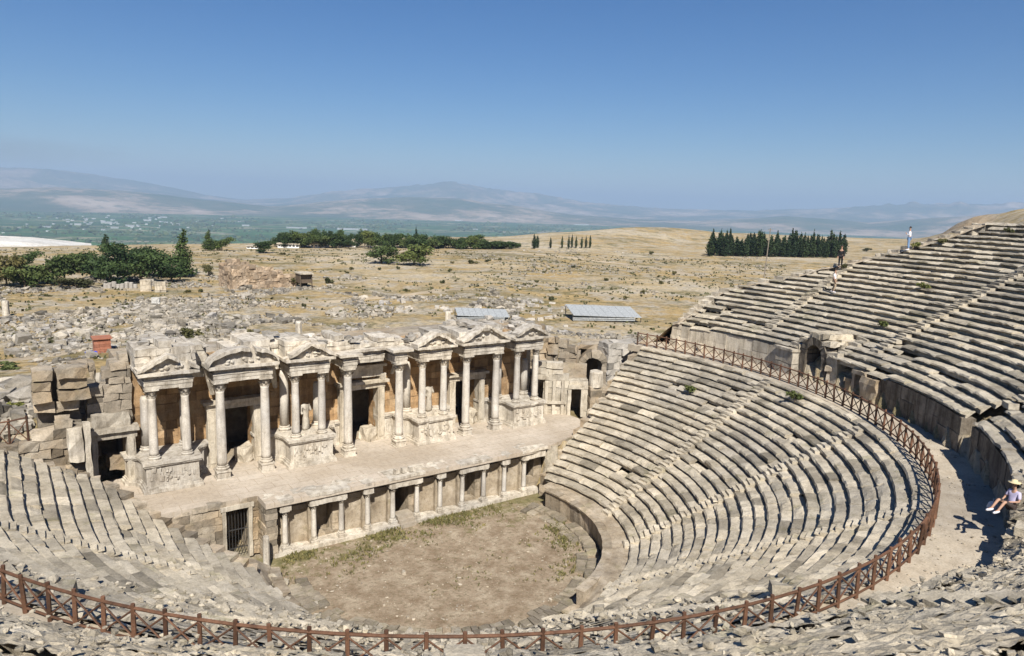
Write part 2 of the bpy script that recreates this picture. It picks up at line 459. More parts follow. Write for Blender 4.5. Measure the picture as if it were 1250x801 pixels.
def cavea_z(x, y):
    x = np.asarray(x, float); y = np.asarray(y, float)
    d = up_d(x, y); z = np.full(x.shape, -99.)
    up = (d > DP) & (d < DP+RUN*NU) & (y < np.where(x > 0, up_limit(d), 3.))
    th = np.arctan2(y/(26.17+d), x/(24+d))
    z = np.where(up, ZU+np.floor((d-DP)/RUN)*RISE-erosion(th, d), z)
    wk = (d >= -.2) & (d <= DP) & (y < np.where(x > 0, end_right(x)+1, 4))
    z = np.where(wk, ZD, z)
    lo = (d < -.2) & (y < np.where(x > 0, end_right(x), end_left(x)))
    t = low_t(x, y); c, a, b = low_curve(0.)
    lo &= ((x/a)**2+(np.where((x < 0) & (y > c), 0, y-c)/b)**2 > 1)
    z = np.where(lo, Z0L+(np.floor(t*NL)+1)*(ZD-Z0L)/NL, z)
    return z

# ------------------------------------------------------------------ terrain
def terrain(x, y):
    x = np.asarray(x, float); y = np.asarray(y, float)
    r = np.hypot(x, y)
    s = y-.25*(x-25)
    near = sstep(140, 55, r)
    azc = np.arctan2(x+20, y+36)
    hill = 22*sstep(3.5, -26, s)*near
    lat = np.hypot(x+20, y+36)*(azc-1.105)
    hill = np.maximum(hill, sstep(75, 190, r)*np.where(azc > 1.0, 16*sstep(-4, 50, lat)+np.clip(lat, 0, 90)*.16, 0)*(1+.12*fbm(x, y, 40, 4, 12))*sstep(900, 420, r))
    hill = np.minimum(hill, 15.) if False else np.where(r < 75, np.minimum(hill, 15.5), hill)
    hill = hill+np.maximum(0, -y-40)*.25
    z = 1.0+2.2*sstep(75, 25, r)
    z = z+3.6*sstep(-14, -18.5, x)*sstep(44, 16, y)*sstep(8.5, 12, y)*sstep(-90, -40, x)
    z = z+.45*fbm(x, y, 26, 4, 5)*sstep(20, 60, r)+1.2*fbm(x, y, 90, 3, 8)*sstep(70, 200, r)
    z = np.maximum(z, 0)+hill
    az = np.arctan2(x+20, y+36)
    rc = np.hypot(x+20, y+36)
    edge = np.interp(az, [-.3, 0, .25, .6, .85, 1.1, 1.3], [300, 318, 360, 440, 640, 760, 900])*(1+.05*fbm(az*900, 0*az, 90, 3, 21))
    z = z+7*np.exp(-((az-.80)/.13)**2)*np.exp(-((rc-.86*edge)/90)**2)
    z = z-205*sstep(edge*.97, edge*2.6, rc)-2.5*sstep(200, 420, rc)*sstep(.5, .2, az)
    # hollow out under the theatre
    cz = cavea_z(x, y)
    z = np.where(cz > -50, np.minimum(z, cz-1.2), z)
    orch = (x > -15.9) & (x < 11) & (y > -14) & (y < 8.4) & (cz < -50)
    z = np.where(orch, -.35, z)
    st = (x > -17.0) & (x < 19) & (y >= 3.2) & (y < 12.) & (cz < -50)
    z = np.where(st, np.minimum(z, 2.9), z)
    return z

def at(u, v, tmax=2500.):
    d = ray(u, v); t = 4.
    P = CAM
    ts = np.concatenate([np.arange(6, 120, .15), np.geomspace(120, tmax, 2500)])
    Q = CAM+ts[:, None]*d
    cz = cavea_z(Q[:, 0], Q[:, 1]); h = np.maximum(terrain(Q[:, 0], Q[:, 1]), np.where(cz < -50, -1e4, cz))
    i = np.where(Q[:, 2] < h)[0]
    if len(i) == 0: return None
    q = Q[i[0]].copy(); q[2] = h[i[0]]
    return q
def mpp(p): return float((np.asarray(p)-CAM)@FW/FPX)       # metres per photo pixel at p

# ground sheet (polar, finer where the camera looks)
def ground():
    az = np.unique(np.concatenate([np.radians(np.arange(-180, 181, 4.)), np.radians(np.arange(-16, 96, .33))]))[:-1]
    rr = np.unique(np.concatenate([np.arange(0.5, 70, 1.2), np.geomspace(70, 700, 170), np.geomspace(700, 3000, 40), np.geomspace(3000, 42000, 26)]))
    A, Q = np.meshgrid(az, rr)
    X, Y = -20+Q*np.sin(A), -36+Q*np.cos(A)
    Z = terrain(X, Y)
    m, n = X.shape
    V = np.stack([X, Y, Z], -1).reshape(-1, 3)
    F = [(i*n+j, i*n+(j+1) % n, (i+1)*n+(j+1) % n, (i+1)*n+j) for i in range(m-1) for j in range(n)]
    F.append(tuple(range(n)))
    F = [f[::-1] for f in F]
    mb = MB(); mb.add(V, F)
    o = mb.build('ground', M['ground'], smooth=True)
    me = o.data; me.materials.append(M['plain'])
    rf = np.array([0]*0)
    mid = rr[:-1]
    far = np.repeat(mid > 1500, n).astype(np.int32); far = np.append(far, 0)
    me.polygons.foreach_set('material_index', far.astype(np.int32))
    tag(o, kind='structure')
ground()

# far mountains
def az_el(u, v):
    d = ray(u, v); return math.atan2(d[0], d[1]), math.atan2(d[2], math.hypot(d[0], d[1]))
def hills(name, prof, r0, r1, rp, seed, zb=-207, amp=.6, step=.0012):
    ae = np.array([az_el(*p) for p in prof]); o = np.argsort(ae[:, 0]); ae = ae[o]
    az = np.arange(ae[0, 0], ae[-1, 0], step); rr = np.linspace(r0, r1, 70)
    A, Q = np.meshgrid(az, rr)
    X, Y = CAM[0]+Q*np.sin(A), CAM[1]+Q*np.cos(A)
    H = np.interp(A, ae[:, 0], np.tan(ae[:, 1]))*rp+CAM[2]-zb
    bell = np.where(Q < rp, sstep(r0, rp, Q), sstep(r1, rp, Q))
    rid = .6*(1-np.abs(fbm(X, Y, 2600, 5, seed))*2)+.5*(1-np.abs(fbm(X, Y, 800, 4, seed+50))*2)
    Z = zb+np.maximum(H, 4)*bell*(1+amp*(rid-.75)*(1-.75*np.exp(-((Q-rp)/(.05*rp))**2)))
    m, n = X.shape
    V = np.stack([X, Y, Z], -1).reshape(-1, 3)
    F = [(i*n+j, (i+1)*n+j, (i+1)*n+j+1, i*n+j+1) for i in range(m-1) for j in range(n-1)]
    F = [f[::-1] for f in F]
    mb = MB(); mb.add(V, F); ob = mb.build(name, M['hill'], smooth=True); tag(ob, kind='structure')
hills('mountains', [(-250, 200), (-80, 202), (0, 205), (60, 208), (110, 213), (160, 220), (205, 229), (250, 238), (300, 244), (350, 242), (400, 236), (440, 231), (500, 228), (545, 224), (575, 226), (610, 233), (650, 236), (690, 243), (730, 249), (790, 254), (850, 256), (920, 258), (980, 255), (1050, 251), (1110, 248), (1180, 248), (1250, 248), (1400, 246), (1600, 244)], 13500, 27000, 20500, 31)
hills('foothills', [(-250, 238), (0, 230), (70, 229), (150, 233), (240, 243), (330, 252), (400, 246), (440, 243), (500, 241), (560, 243), (620, 250), (700, 262), (780, 268), (850, 270), (900, 268), (960, 264), (1000, 267), (1060, 272), (1130, 266), (1200, 262), (1300, 256), (1500, 250)], 9500, 15500, 12300, 55, amp=.5)

# ------------------------------------------------------------------ seat rows
def stair_angles(low=True):
    return np.radians([-171, -143, -118, -93, -68, -40, -16]) if low else np.radians([-165, -142, -119, -97, -75, -50, -25, -6])
def seat_row(mb, pt, th0, th1, d0, d1, ztop, rise, unit, stairs, sink=None, wreck=None, fine=False, rowseed=0):
    """one curved row of weathered blocks: pt(th, d) gives plan points, d0 front edge, d1 back edge"""
    r_ = np.random.default_rng(100+rowseed)
    th = th0
    run = (d1-d0)/unit
    while th < th1-.004:
        P = pt(np.array(th), d0); R_ = math.hypot(P[0], P[1])
        L = r_.uniform(.7, 1.9)
        dth = min(L/R_, th1-th)
        if th1-th-dth < .012: dth = th1-th
        near = fine and math.hypot(P[0]-CAM[0], P[1]-CAM[1]) < 26
        ns = 10 if near else 3
        w = wreck(th+dth/2) if wreck is not None else 0.
        sk = sink(th+dth/2, d0) if sink is not None else 0.
        hole = r_.random() < .012+.02*w
        worn = sstep(.25, .6, w)
        zt = ztop-sk+r_.uniform(-.03, .02)*(1-.6*float(worn))-(rise*r_.uniform(.4, .9) if hole else 0)
        er = r_.uniform(0, .05) + (r_.uniform(.04, .16) if r_.random() < .16+.3*w else 0)
        er = er*(1-.7*float(worn))+.14*float(worn)
        tilt = r_.uniform(-.02, .02)*(1-.6*float(worn))
        k = unit
        if fine: base = [(.27, -rise-.06-sk*.2), (.30, -.20), (.14, -.12), (er*.2, -.085-er*.5), (.025+er, -er*.5)]
        else: base = [(.18, -rise-.06-sk*.2), (.21, -.235), (.045, -.19), (er*.2, -.10-er*.5), (.025+er, -er*.5)]
        nt_ = 7 if near else 2
        for q in range(1, nt_+1): base.append((.03+er+(run+.10-.03-er)*q/nt_, .012*q/nt_+float(worn)*.62*rise*(q/nt_)**1.5))
        base = np.array(base); m = len(base)
        g = np.linspace(th+.006/R_, th+dth-.006/R_, ns+1)
        V = np.zeros((ns+1, m, 3))
        for i, a in enumerate(g):
            nz = r_.normal(0, .012*(1+1.2*w), (m, 2))
            dd = (base[:, 0]+nz[:, 0])*k
            V[i, :, :2] = pt(np.full(m, a), d0+dd)
            V[i, :, 2] = zt+base[:, 1]+nz[:, 1]+tilt*(i/ns-.5)*2
            V[i, 0, 2] = ztop-rise-.1-sk
            if near: V[i, 3:, 2] += (.02+.10*float(worn))*fbm(V[i, 3:, 0], V[i, 3:, 1], .8, 4, 15)+.025*fbm(V[i, 3:, 0], V[i, 3:, 1], .16, 2, 19)
            if not worn: V[i, -1, 2] = min(V[i, -1, 2], ztop+.02)
        # chipped ends
        for i in (0, ns):
            c = r_.uniform(0, .05)*(1+w); V[i, 3:5, 2] -= c
        F = [(i*m+j, (i+1)*m+j, (i+1)*m+j+1, i*m+j+1) for i in range(ns) for j in range(m-1)]
        F = [f for f in F] + [tuple(range(m)), tuple(ns*m+j for j in range(m-1, -1, -1))]
        mb.add(V, F, float(np.clip(r_.normal(.5, .22), 0, 1)))
        th += dth

def lower_seating():
    root = thing('lower_seating', (0, -16, 5), 'horseshoe of weathered grey stone seat rows between the fence and the orchestra', 'seating')
    rise = (ZD-Z0L)/NL
    wreck = lambda th: float(.1+.5*sstep(-78, -94, math.degrees(th))*sstep(-157, -143, math.degrees(th)))
    sts = stair_angles(True)
    for k in range(NL):
        t0, t1 = k/NL, (k+1)/NL
        a0, a1 = th_range(lambda th: low_pt(th, t0))
        a0 += rng.uniform(0, .03); a1 -= rng.uniform(0, .03)
        mb = MB()
        seat_row(mb, low_pt, a0, a1, t0, t1, Z0L+rise*(k+1), rise, 1., sts, None, wreck, False, k) if False else \
            seat_row(mb, lambda th, d: low_pt(th, d), a0, a1, t0, t1, Z0L+rise*(k+1), rise, 1/14., sts, None, wreck, False, k)
        part(mb, 'seat_row', M['seat'], root)
    for a in sts:
        mb = MB()
        for k in range(NL):
            t0 = k/NL; r0, r1 = th_range(lambda th: low_pt(th, t0))
            if not (r0+.05 < a < r1-.05): continue
            c, A, B = low_curve(t0)
            p = low_pt(np.array(a), t0); q = low_pt(np.array(a), t0+.02)
            ang = math.atan2(q[1]-p[1], q[0]-p[0])
            Mx = frame(p[0], p[1], ang)
            z = Z0L+rise*k
            box(mb, -.30, .10, -.36+rng.uniform(-.04, .04), .36+rng.uniform(-.04, .04), z-.1, z+rise*.5+rng.uniform(-.02, .02), .35, Mx, tint=.45+.5*rt(), jit=.015)
            box(mb, .02, .34, -.34, .34, z+rise-.02, z+rise+.035+rng.uniform(-.01, .015), .35, Mx, tint=.45+.5*rt(), jit=.01)
        if mb.n: part(mb.rough(.035, .3), 'stairway', M['seat'], root)
    # retaining walls that close both ends of the horseshoe
    for side in (1, -1):
        mb = MB()
        f = end_right if side > 0 else end_left
        xs = np.arange(10.2, 24.5, 1.0 if side > 0 else .5)*side
        for i, x in enumerate(xs):
            x1 = x+side*(1.0 if side > 0 else .5)
            t = np.clip((abs(x)-10)/13.7, 0, 1); top = Z0L+(ZD-Z0L)*t+.1
            zz = -.3
            while zz < top:
                h = min(rng.uniform(.45, .62), top-zz+.02)
                a, b = np.array([x, f(x)]), np.array([x1, f(x1)])
                ang = math.atan2(b[1]-a[1], b[0]-a[0]); L = np.linalg.norm(b-a)
                box(mb, .01, L-.01, -.35+rng.uniform(-.05, .05), .35+rng.uniform(-.05, .05), zz+.005, zz+h-.005, .5, frame(a[0], a[1], ang), tint=rt(), jit=.02)
                zz += h
        part(mb.rough(.03, .5), 'retaining_wall', M['ruin'], root)
lower_seating()

def upper_seating():
    root = thing('upper_seating', (20, -30, 14), 'steep upper tier of stone seat rows rising above the dark podium wall', 'seating')
    def wreck(th):
        g = math.degrees(th); return float(.1+.5*sstep(-64, -74, g)*sstep(-178, -166, g)+.12*sstep(-28, -8, g))
    sts = stair_angles(False)
    for k in range(NU):
        d0 = DP+RUN*k; d1 = d0+RUN
        th = np.linspace(-math.pi*1.02, .5, 1500); P = up_pt(th, d0)
        ylim = up_limit(d0)
        ok = P[:, 1] < np.where(P[:, 0] > 0, ylim, 3.)
        i = np.where(ok)[0]; a0, a1 = th[i[0]], th[i[-1]]-rng.uniform(0, .04)
        segs = [(a0, a1)]
        if k < 4: segs = [(a0, R(-51.5)), (R(-48.2), R(-20.6)), (R(-14.3), a1)] if k < 4 else segs
        for s0, s1 in segs:
            mb = MB(); seat_row(mb, up_pt, s0, s1, d0, d1, ZU+RISE*k, RISE, 1., sts, erosion, wreck, True, 50+k)
            part(mb, 'seat_row', M['seat_upper'], root)
    for a in sts:
        mb = MB()
        for k in range(NU):
            d0 = DP+RUN*k
            p = up_pt(np.array(a), d0)
            if p[0] > 0 and p[1] > up_limit(d0)-.5: continue
            if k < 3 and math.degrees(a) > -56 and math.degrees(a) < -5: continue
            q = up_pt(np.array(a), d0+.5); ang = math.atan2(q[1]-p[1], q[0]-p[0])
            z = ZU+RISE*(k-1)-float(erosion(a, d0))
            if k: box(mb, -.36, .10, -.38, .38, z-.1, z+RISE*.5+rng.uniform(-.02, .02), .35, frame(p[0], p[1], ang), tint=.45+.5*rt(), jit=.02)
            box(mb, .02, .38, -.36, .36, z+RISE-.03, z+RISE+.04, .35, frame(p[0], p[1], ang), tint=.45+.5*rt(), jit=.015)
        if mb.n: part(mb.rough(.015, .3), 'stairway', M['seat_upper'], root)
    mb = MB()
    for k in range(NU):
        d0 = DP+RUN*k; y0 = up_limit(d0)-.15
        thA = math.asin(min(1., y0/(26.17+d0+.4))); p = up_pt(np.array(thA), d0+.45)
        zz = ZU+RISE*k-.05
        while zz > ZU+RISE*k-3.2 and zz > ZD-.4:
            box(mb, -.42, .42, -.4+rng.uniform(-.1, .1), .45+rng.uniform(-.1, .15), zz-.55, zz-.01, .4, frame(p[0], p[1], thA), tint=rt(), jit=.03); zz -= .56
    part(mb.rough(.06, .4), 'end_wall', M['pale'], root)
    # podium wall, in the sections that still stand
    for a0, a1 in ((-3.2, R(-51.3)), (R(-48.4), R(-29.)), (R(-14.2), R(9.6))):
        mb = MB(); a = a0
        while a < a1-.003:
            da = min(rng.uniform(.9, 1.5)/27.5, a1-a)
            if a1-a-da < .01: da = a1-a
            sk = float(erosion(a+da/2, DP))
            top = ZU-RISE+.02-sk
            z = ZD-.15
            lift = (.55, .9)
            while z < top-.02:
                h = min(rng.uniform(.8, 1.2), top-z)
                if top-z-h < .25: h = top-z
                g = np.linspace(a+.004/27, a+da-.004/27, 3); o = rng.uniform(-.02, .03)
                V = []
                for q in g:
                    for dd, zz in ((.10+o, z), (.10+o, z+h-.01), (.75, z+h-.01), (.75, z)):
                        p = up_pt(np.array(q), DP+dd); V.append((p[0], p[1], zz+rng.uniform(-.008, .008)))
                F = []
                for i in range(2):
                    for j in range(4): F.append((i*4+j, i*4+(j+1) % 4, (i+1)*4+(j+1) % 4, (i+1)*4+j))
                F += [(3, 2, 1, 0), (8, 9, 10, 11)]
                mb.add(V, F, rt()); z += h
            a += da
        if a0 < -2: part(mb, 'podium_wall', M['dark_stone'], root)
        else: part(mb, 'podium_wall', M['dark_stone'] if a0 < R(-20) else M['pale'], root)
upper_seating()

# walkway between the tiers (slabs) and the broad step round the orchestra
def walkway():
    mb = MB()
    th = np.linspace(-math.pi*1.09, R(15.5), 440)
    pr_ = [(-.35, ZD-.5), (-.35, ZD), (.3, ZD+.015), (.9, ZD), (1.6, ZD+.02), (DP+.9, ZD)]
    V = np.zeros((len(th), len(pr_), 3))
    for j, (d, z) in enumerate(pr_):
        V[:, j, :2] = up_pt(th, np.full(len(th), d)); V[:, j, 2] = z
    V[:, 1:, 2] += .03*fbm(V[:, 1:, 0], V[:, 1:, 1], 2.5, 3, 71)
    m = len(pr_)
    mb.add(V, [(i*m+j, (i+1)*m+j, (i+1)*m+j+1, i*m+j+1) for i in range(len(th)-1) for j in range(m-1)], .6)
    tag(mb.build('walkway', M['walk']), kind='structure')
walkway()

def orchestra():
    C = np.array([0., -2.2])
    mb = MB()
    th = np.linspace(0, 2*math.pi, 96, endpoint=False)
    rr = np.array([.01, 1.5, 3, 4.5, 6, 7.2, 8.2, 9.6, 12.])
    V = np.zeros((len(rr), 96, 3))
    for i, r_ in enumerate(rr):
        V[i, :, 0] = r_*np.cos(th); V[i, :, 1] = np.minimum(C[1]+r_*np.sin(th), YS+.3)
    V[..., 2] = .05*fbm(V[..., 0], V[..., 1], 2.2, 3, 9)-.02
    n = 96
    mb.add(V, [(i*n+j, i*n+(j+1) % n, (i+1)*n+(j+1) % n, (i+1)*n+j) for i in range(len(rr)-1) for j in range(n)])
    tag(mb.build('orchestra_ground', M['orch'], smooth=True), kind='structure')
    root = thing('orchestra_wall', (0, -11, 0), 'low curved stone wall and worn ring steps round the orchestra floor', 'low wall')
    a0, a1 = R(-190), R(17)
    # worn ring steps
    for r0, r1, z, er in ((7.65, 8.25, .12, .5), (8.25, 8.9, .26, .6)):
        mb = MB(); a = a0
        while a < a1:
            da = rng.uniform(.35, .8)/8
            o = rng.uniform(-.06, .06)
            V = []
            if rng.random() > .3*er+.05:
                for q in np.linspace(a+.004, a+da-.004, 3):
                    for r_, zz in ((r0+o, -.1), (r0+.03+o, z-.03), (r0+.1+o, z), (r1+.1, z+.02), (r1+.1, -.1)):
                        V.append((C[0]+r_*math.cos(q)*1.0, C[1]+r_*math.sin(q), zz+rng.uniform(-.03, .02)))
                F = [(i*5+j, (i+1)*5+j, (i+1)*5+j+1, i*5+j+1) for i in range(2) for j in range(4)]
                F += [tuple(range(5)), (14, 13, 12, 11, 10)]
                V = np.array(V); V = V[(V[:, 1] < YS-.05).repeat(1)] if False else V
                if V[:, 1].max() < YS-.1: mb.add(V, F, rt())
            a += da
        part(mb.rough(.05, .3), 'ring_step', M['ring'], root)
    mb = MB(); a = R(-200)
    while a < R(12):
        da = rng.uniform(.8, 1.4)/9.2
        g = math.degrees(a+da/2)
        V = []
        broken = g < -72
        top = Z0L+.02-(rng.uniform(.8, 1.25) if broken else rng.uniform(0, .05))
        for q in np.linspace(a+.002, a+da-.002, 4):
            for r_, zz in ((9.15, -.1), (9.12, top-.12), (9.02, top-.1), (9.0, top), (9.55, top+.02), (9.55, -.1)):
                V.append((C[0]+r_*math.cos(q), C[1]+r_*math.sin(q)*1.02, zz))
        V = np.array(V)+rng.uniform(-.01, .01, (24, 3))
        F = [(i*6+j, (i+1)*6+j, (i+1)*6+j+1, i*6+j+1) for i in range(3) for j in range(5)]
        F += [tuple(range(6)), tuple(range(23, 17, -1))]
        if V[:, 1].max() < YS-.25: mb.add(V, F, rt())
        a += da
    part(mb.rough(.03, .3), 'wall', M['panel'], root)
    # broad platform between the wall and the first row
    mb = MB()
    th = np.linspace(R(-198), R(16), 150)
    V = []
    for q in th:
        p = low_pt(np.array(q), 0.); p2 = low_pt(np.array(q), .04)
        low_ = float(sstep(-62, -84, math.degrees(q)))
        V += [(9.5*math.cos(q), C[1]+9.5*1.02*math.sin(q), Z0L-.03-.95*low_), ((p[0]+9.5*math.cos(q))/2, (p[1]+C[1]+9.5*1.02*math.sin(q))/2, Z0L-.45*low_), (p2[0], p2[1], Z0L)]
    V = np.array(V); V[:, 1] = np.minimum(V[:, 1], 2.2); V[:, 2] += .03*fbm(V[:, 0], V[:, 1], 1.5, 3, 4)
    mb.add(V, [(i*3+j, i*3+j+1, (i+1)*3+j+1, (i+1)*3+j)[::-1] for i in range(len(th)-1) for j in range(2)], .5)
    mb.rough(.03, .6); part(mb, 'platform', M['panel'], root)
    mb = MB(); g = rng.uniform(R(-190), R(-70), 420); q = rng.uniform(8.2, 10.9, 420)
    stones(mb, np.stack([q*np.cos(g), C[1]+q*np.sin(g), np.where(q > 9.2, .3+(q-9.3)*.55, .05)], -1), rng.lognormal(-1.85, .45, 420))
    tag(mb.build('orchestra_rubble', M['seat']), kind='stuff')
orchestra()

# ------------------------------------------------------------------ stage
def stage():
    P = [(-13.3, 3.75), (-8.75, 3.75), (-8.75, YS-.12), (9.6, YS-.12), (11.6, 2.5), (15., 3.6), (17.4, 6.0), (17.4, 10.3), (-16.6, 10.3), (-16.6, 7.0), (-15.2, 4.9), (-14.4, 3.75)]
    mb = MB()
    prism(mb, P, ZS-.30, ZS)
    tag(mb.build('stage_floor', M['stage']), kind='structure')
stage()

COL_BASE = [(.42, 0), (.42, .07), (.46, .10), (.47, .16), (.42, .20), (.385, .23), (.40, .27), (.41, .31), (.36, .35)]
def make_column(mbs, cx, cy, z, h, r=.31, cap=.62, n=14, plinth=0.):
    """adds one column to the three builders: shaft, base, capital"""
    sh, ba, ca = mbs
    k = r/.33
    if plinth:
        box(ba, cx-.5*k, cx+.5*k, cy-.5*k, cy+.5*k, z, z+.09, 1, jit=.01)
        box(ba, cx-.44*k, cx+.44*k, cy-.44*k, cy+.44*k, z+.09, z+plinth-.08, 1, jit=.012)
        box(ba, cx-.5*k, cx+.5*k, cy-.5*k, cy+.5*k, z+plinth-.08, z+plinth, 1, jit=.012)
        z0 = z+plinth; h = h-plinth
    else: z0 = z
    lathe(ba, [(a*k, b*k) for a, b in COL_BASE], cx, cy, z0, n)
    zb = z0+.35*k; hs = h-.35*k-cap
    prof = [(r*1.05, 0), (r, .05*hs), (r*.99, .35*hs), (r*.95, .7*hs), (r*.87, .97*hs), (r*.92, hs)]
    lathe(sh, prof, cx, cy, zb, n, wob=.006)
    zc = zb+hs
    lathe(ca, [(r*.86, 0), (r*.92, cap*.05), (r*.88, cap*.35), (r*.98, cap*.6), (r*1.25, cap*.84)], cx, cy, zc, n)
    for tier, (z1, hh, out) in enumerate(((.02, .42, .32), (.28, .42, .5))):
        for i in range(8):
            a = (i+.5*tier)*math.pi/4
            c, s_ = math.cos(a), math.sin(a); w = .11*k
            V = []
            for f, rad in ((0, r*.95), (.5, r*1.12), (.85, r*(1.1+out)), (1., r*(1.05+out))):
                zz = zc+cap*(z1+hh*(f if f < 1 else .82))
                for sgn in (-1, 1):
                    V.append((cx+rad*c-s_*w*sgn*(1-.4*f), cy+rad*s_+c*w*sgn*(1-.4*f), zz))
            ca.add(V, [(0, 1, 3, 2), (2, 3, 5, 4), (4, 5, 7, 6)])
    q = r*1.45
    box(ca, cx-q, cx+q, cy-q, cy+q, zc+cap*.84, zc+cap, 1, jit=.012)

def ashlar(mb, p0, p1, z0, z1, thick, ch=.5, bl=1., ops=(), ztop=None, jit=.02, seed=0, off=.03):
    """coursed block wall from p0 to p1 (front face on the right-hand side of p0->p1), openings in (s0, s1, za, zb)"""
    r_ = np.random.default_rng(abs(int(seed)))
    p0, p1 = np.asarray(p0, float), np.asarray(p1, float); L = np.linalg.norm(p1-p0)
    Mx = frame(p0[0], p0[1], math.atan2(p1[1]-p0[1], p1[0]-p0[0]))
    z = z0
    while z < z1-.03:
        h = min(ch*r_.uniform(.8, 1.2), z1-z)
        if z1-z-h < ch*.35: h = z1-z
        cuts = [0.]
        while cuts[-1] < L: cuts.append(cuts[-1]+bl*r_.uniform(.55, 1.4))
        cuts[-1] = L
        ivs = [(cuts[i], cuts[i+1]) for i in range(len(cuts)-1)]
        for (o0, o1, za, zb) in ops:
            if z+h*.5 > za and z+h*.5 < zb:
                nv = []
                for a, b in ivs:
                    if b <= o0 or a >= o1: nv.append((a, b))
                    else:
                        if a < o0-.02: nv.append((a, o0))
                        if b > o1+.02: nv.append((o1, b))
                ivs = nv
        for a, b in ivs:
            if b-a < .03: continue
            if ztop is not None and z+h*.5 > ztop((a+b)/2)+r_.uniform(-.25, .25): continue
            o = r_.uniform(-off, off)
            box(mb, a+.006, b-.006, -o, thick+r_.uniform(-off, off), z+.005, z+h-.005, .55, Mx, tint=float(r_.random()), jit=jit, mx=3)
        z += h

def cornice(mb, x0, x1, yfr, ybk, zc, dent=True):
    """architrave, frieze and dentilled cornice on top of columns; front plane yfr"""
    box(mb, x0, x1, yfr, ybk, zc, zc+.22, .5, tint=.5)
    box(mb, x0-.03, x1+.03, yfr-.03, ybk, zc+.22, zc+.46, .5, tint=.55)
    box(mb, x0-.07, x1+.07, yfr-.07, ybk, zc+.46, zc+.53, .5, tint=.6)
    zc -= .16; box(mb, x0, x1, yfr, ybk, zc+.69, zc+.86, .5, tint=.5)
    if dent:
        x = x0-.02
        while x < x1-.08:
            box(mb, x, x+.13, yfr-.16, yfr, zc+.86, zc+.98, 1, tint=.55); x += .25
        for xs in (x0, x1):
            y = yfr+.1
            while y < ybk-.2:
                box(mb, xs-.16 if xs == x0 else xs, xs if xs == x0 else xs+.16, y, y+.13, zc+.86, zc+.98, 1, tint=.55); y += .25
    box(mb, x0-.02, x1+.02, yfr-.03, ybk, zc+.86, zc+.98, .5, tint=.5)
    box(mb, x0-.34, x1+.34, yfr-.34, ybk, zc+.98, zc+1.14, .5, tint=.6)

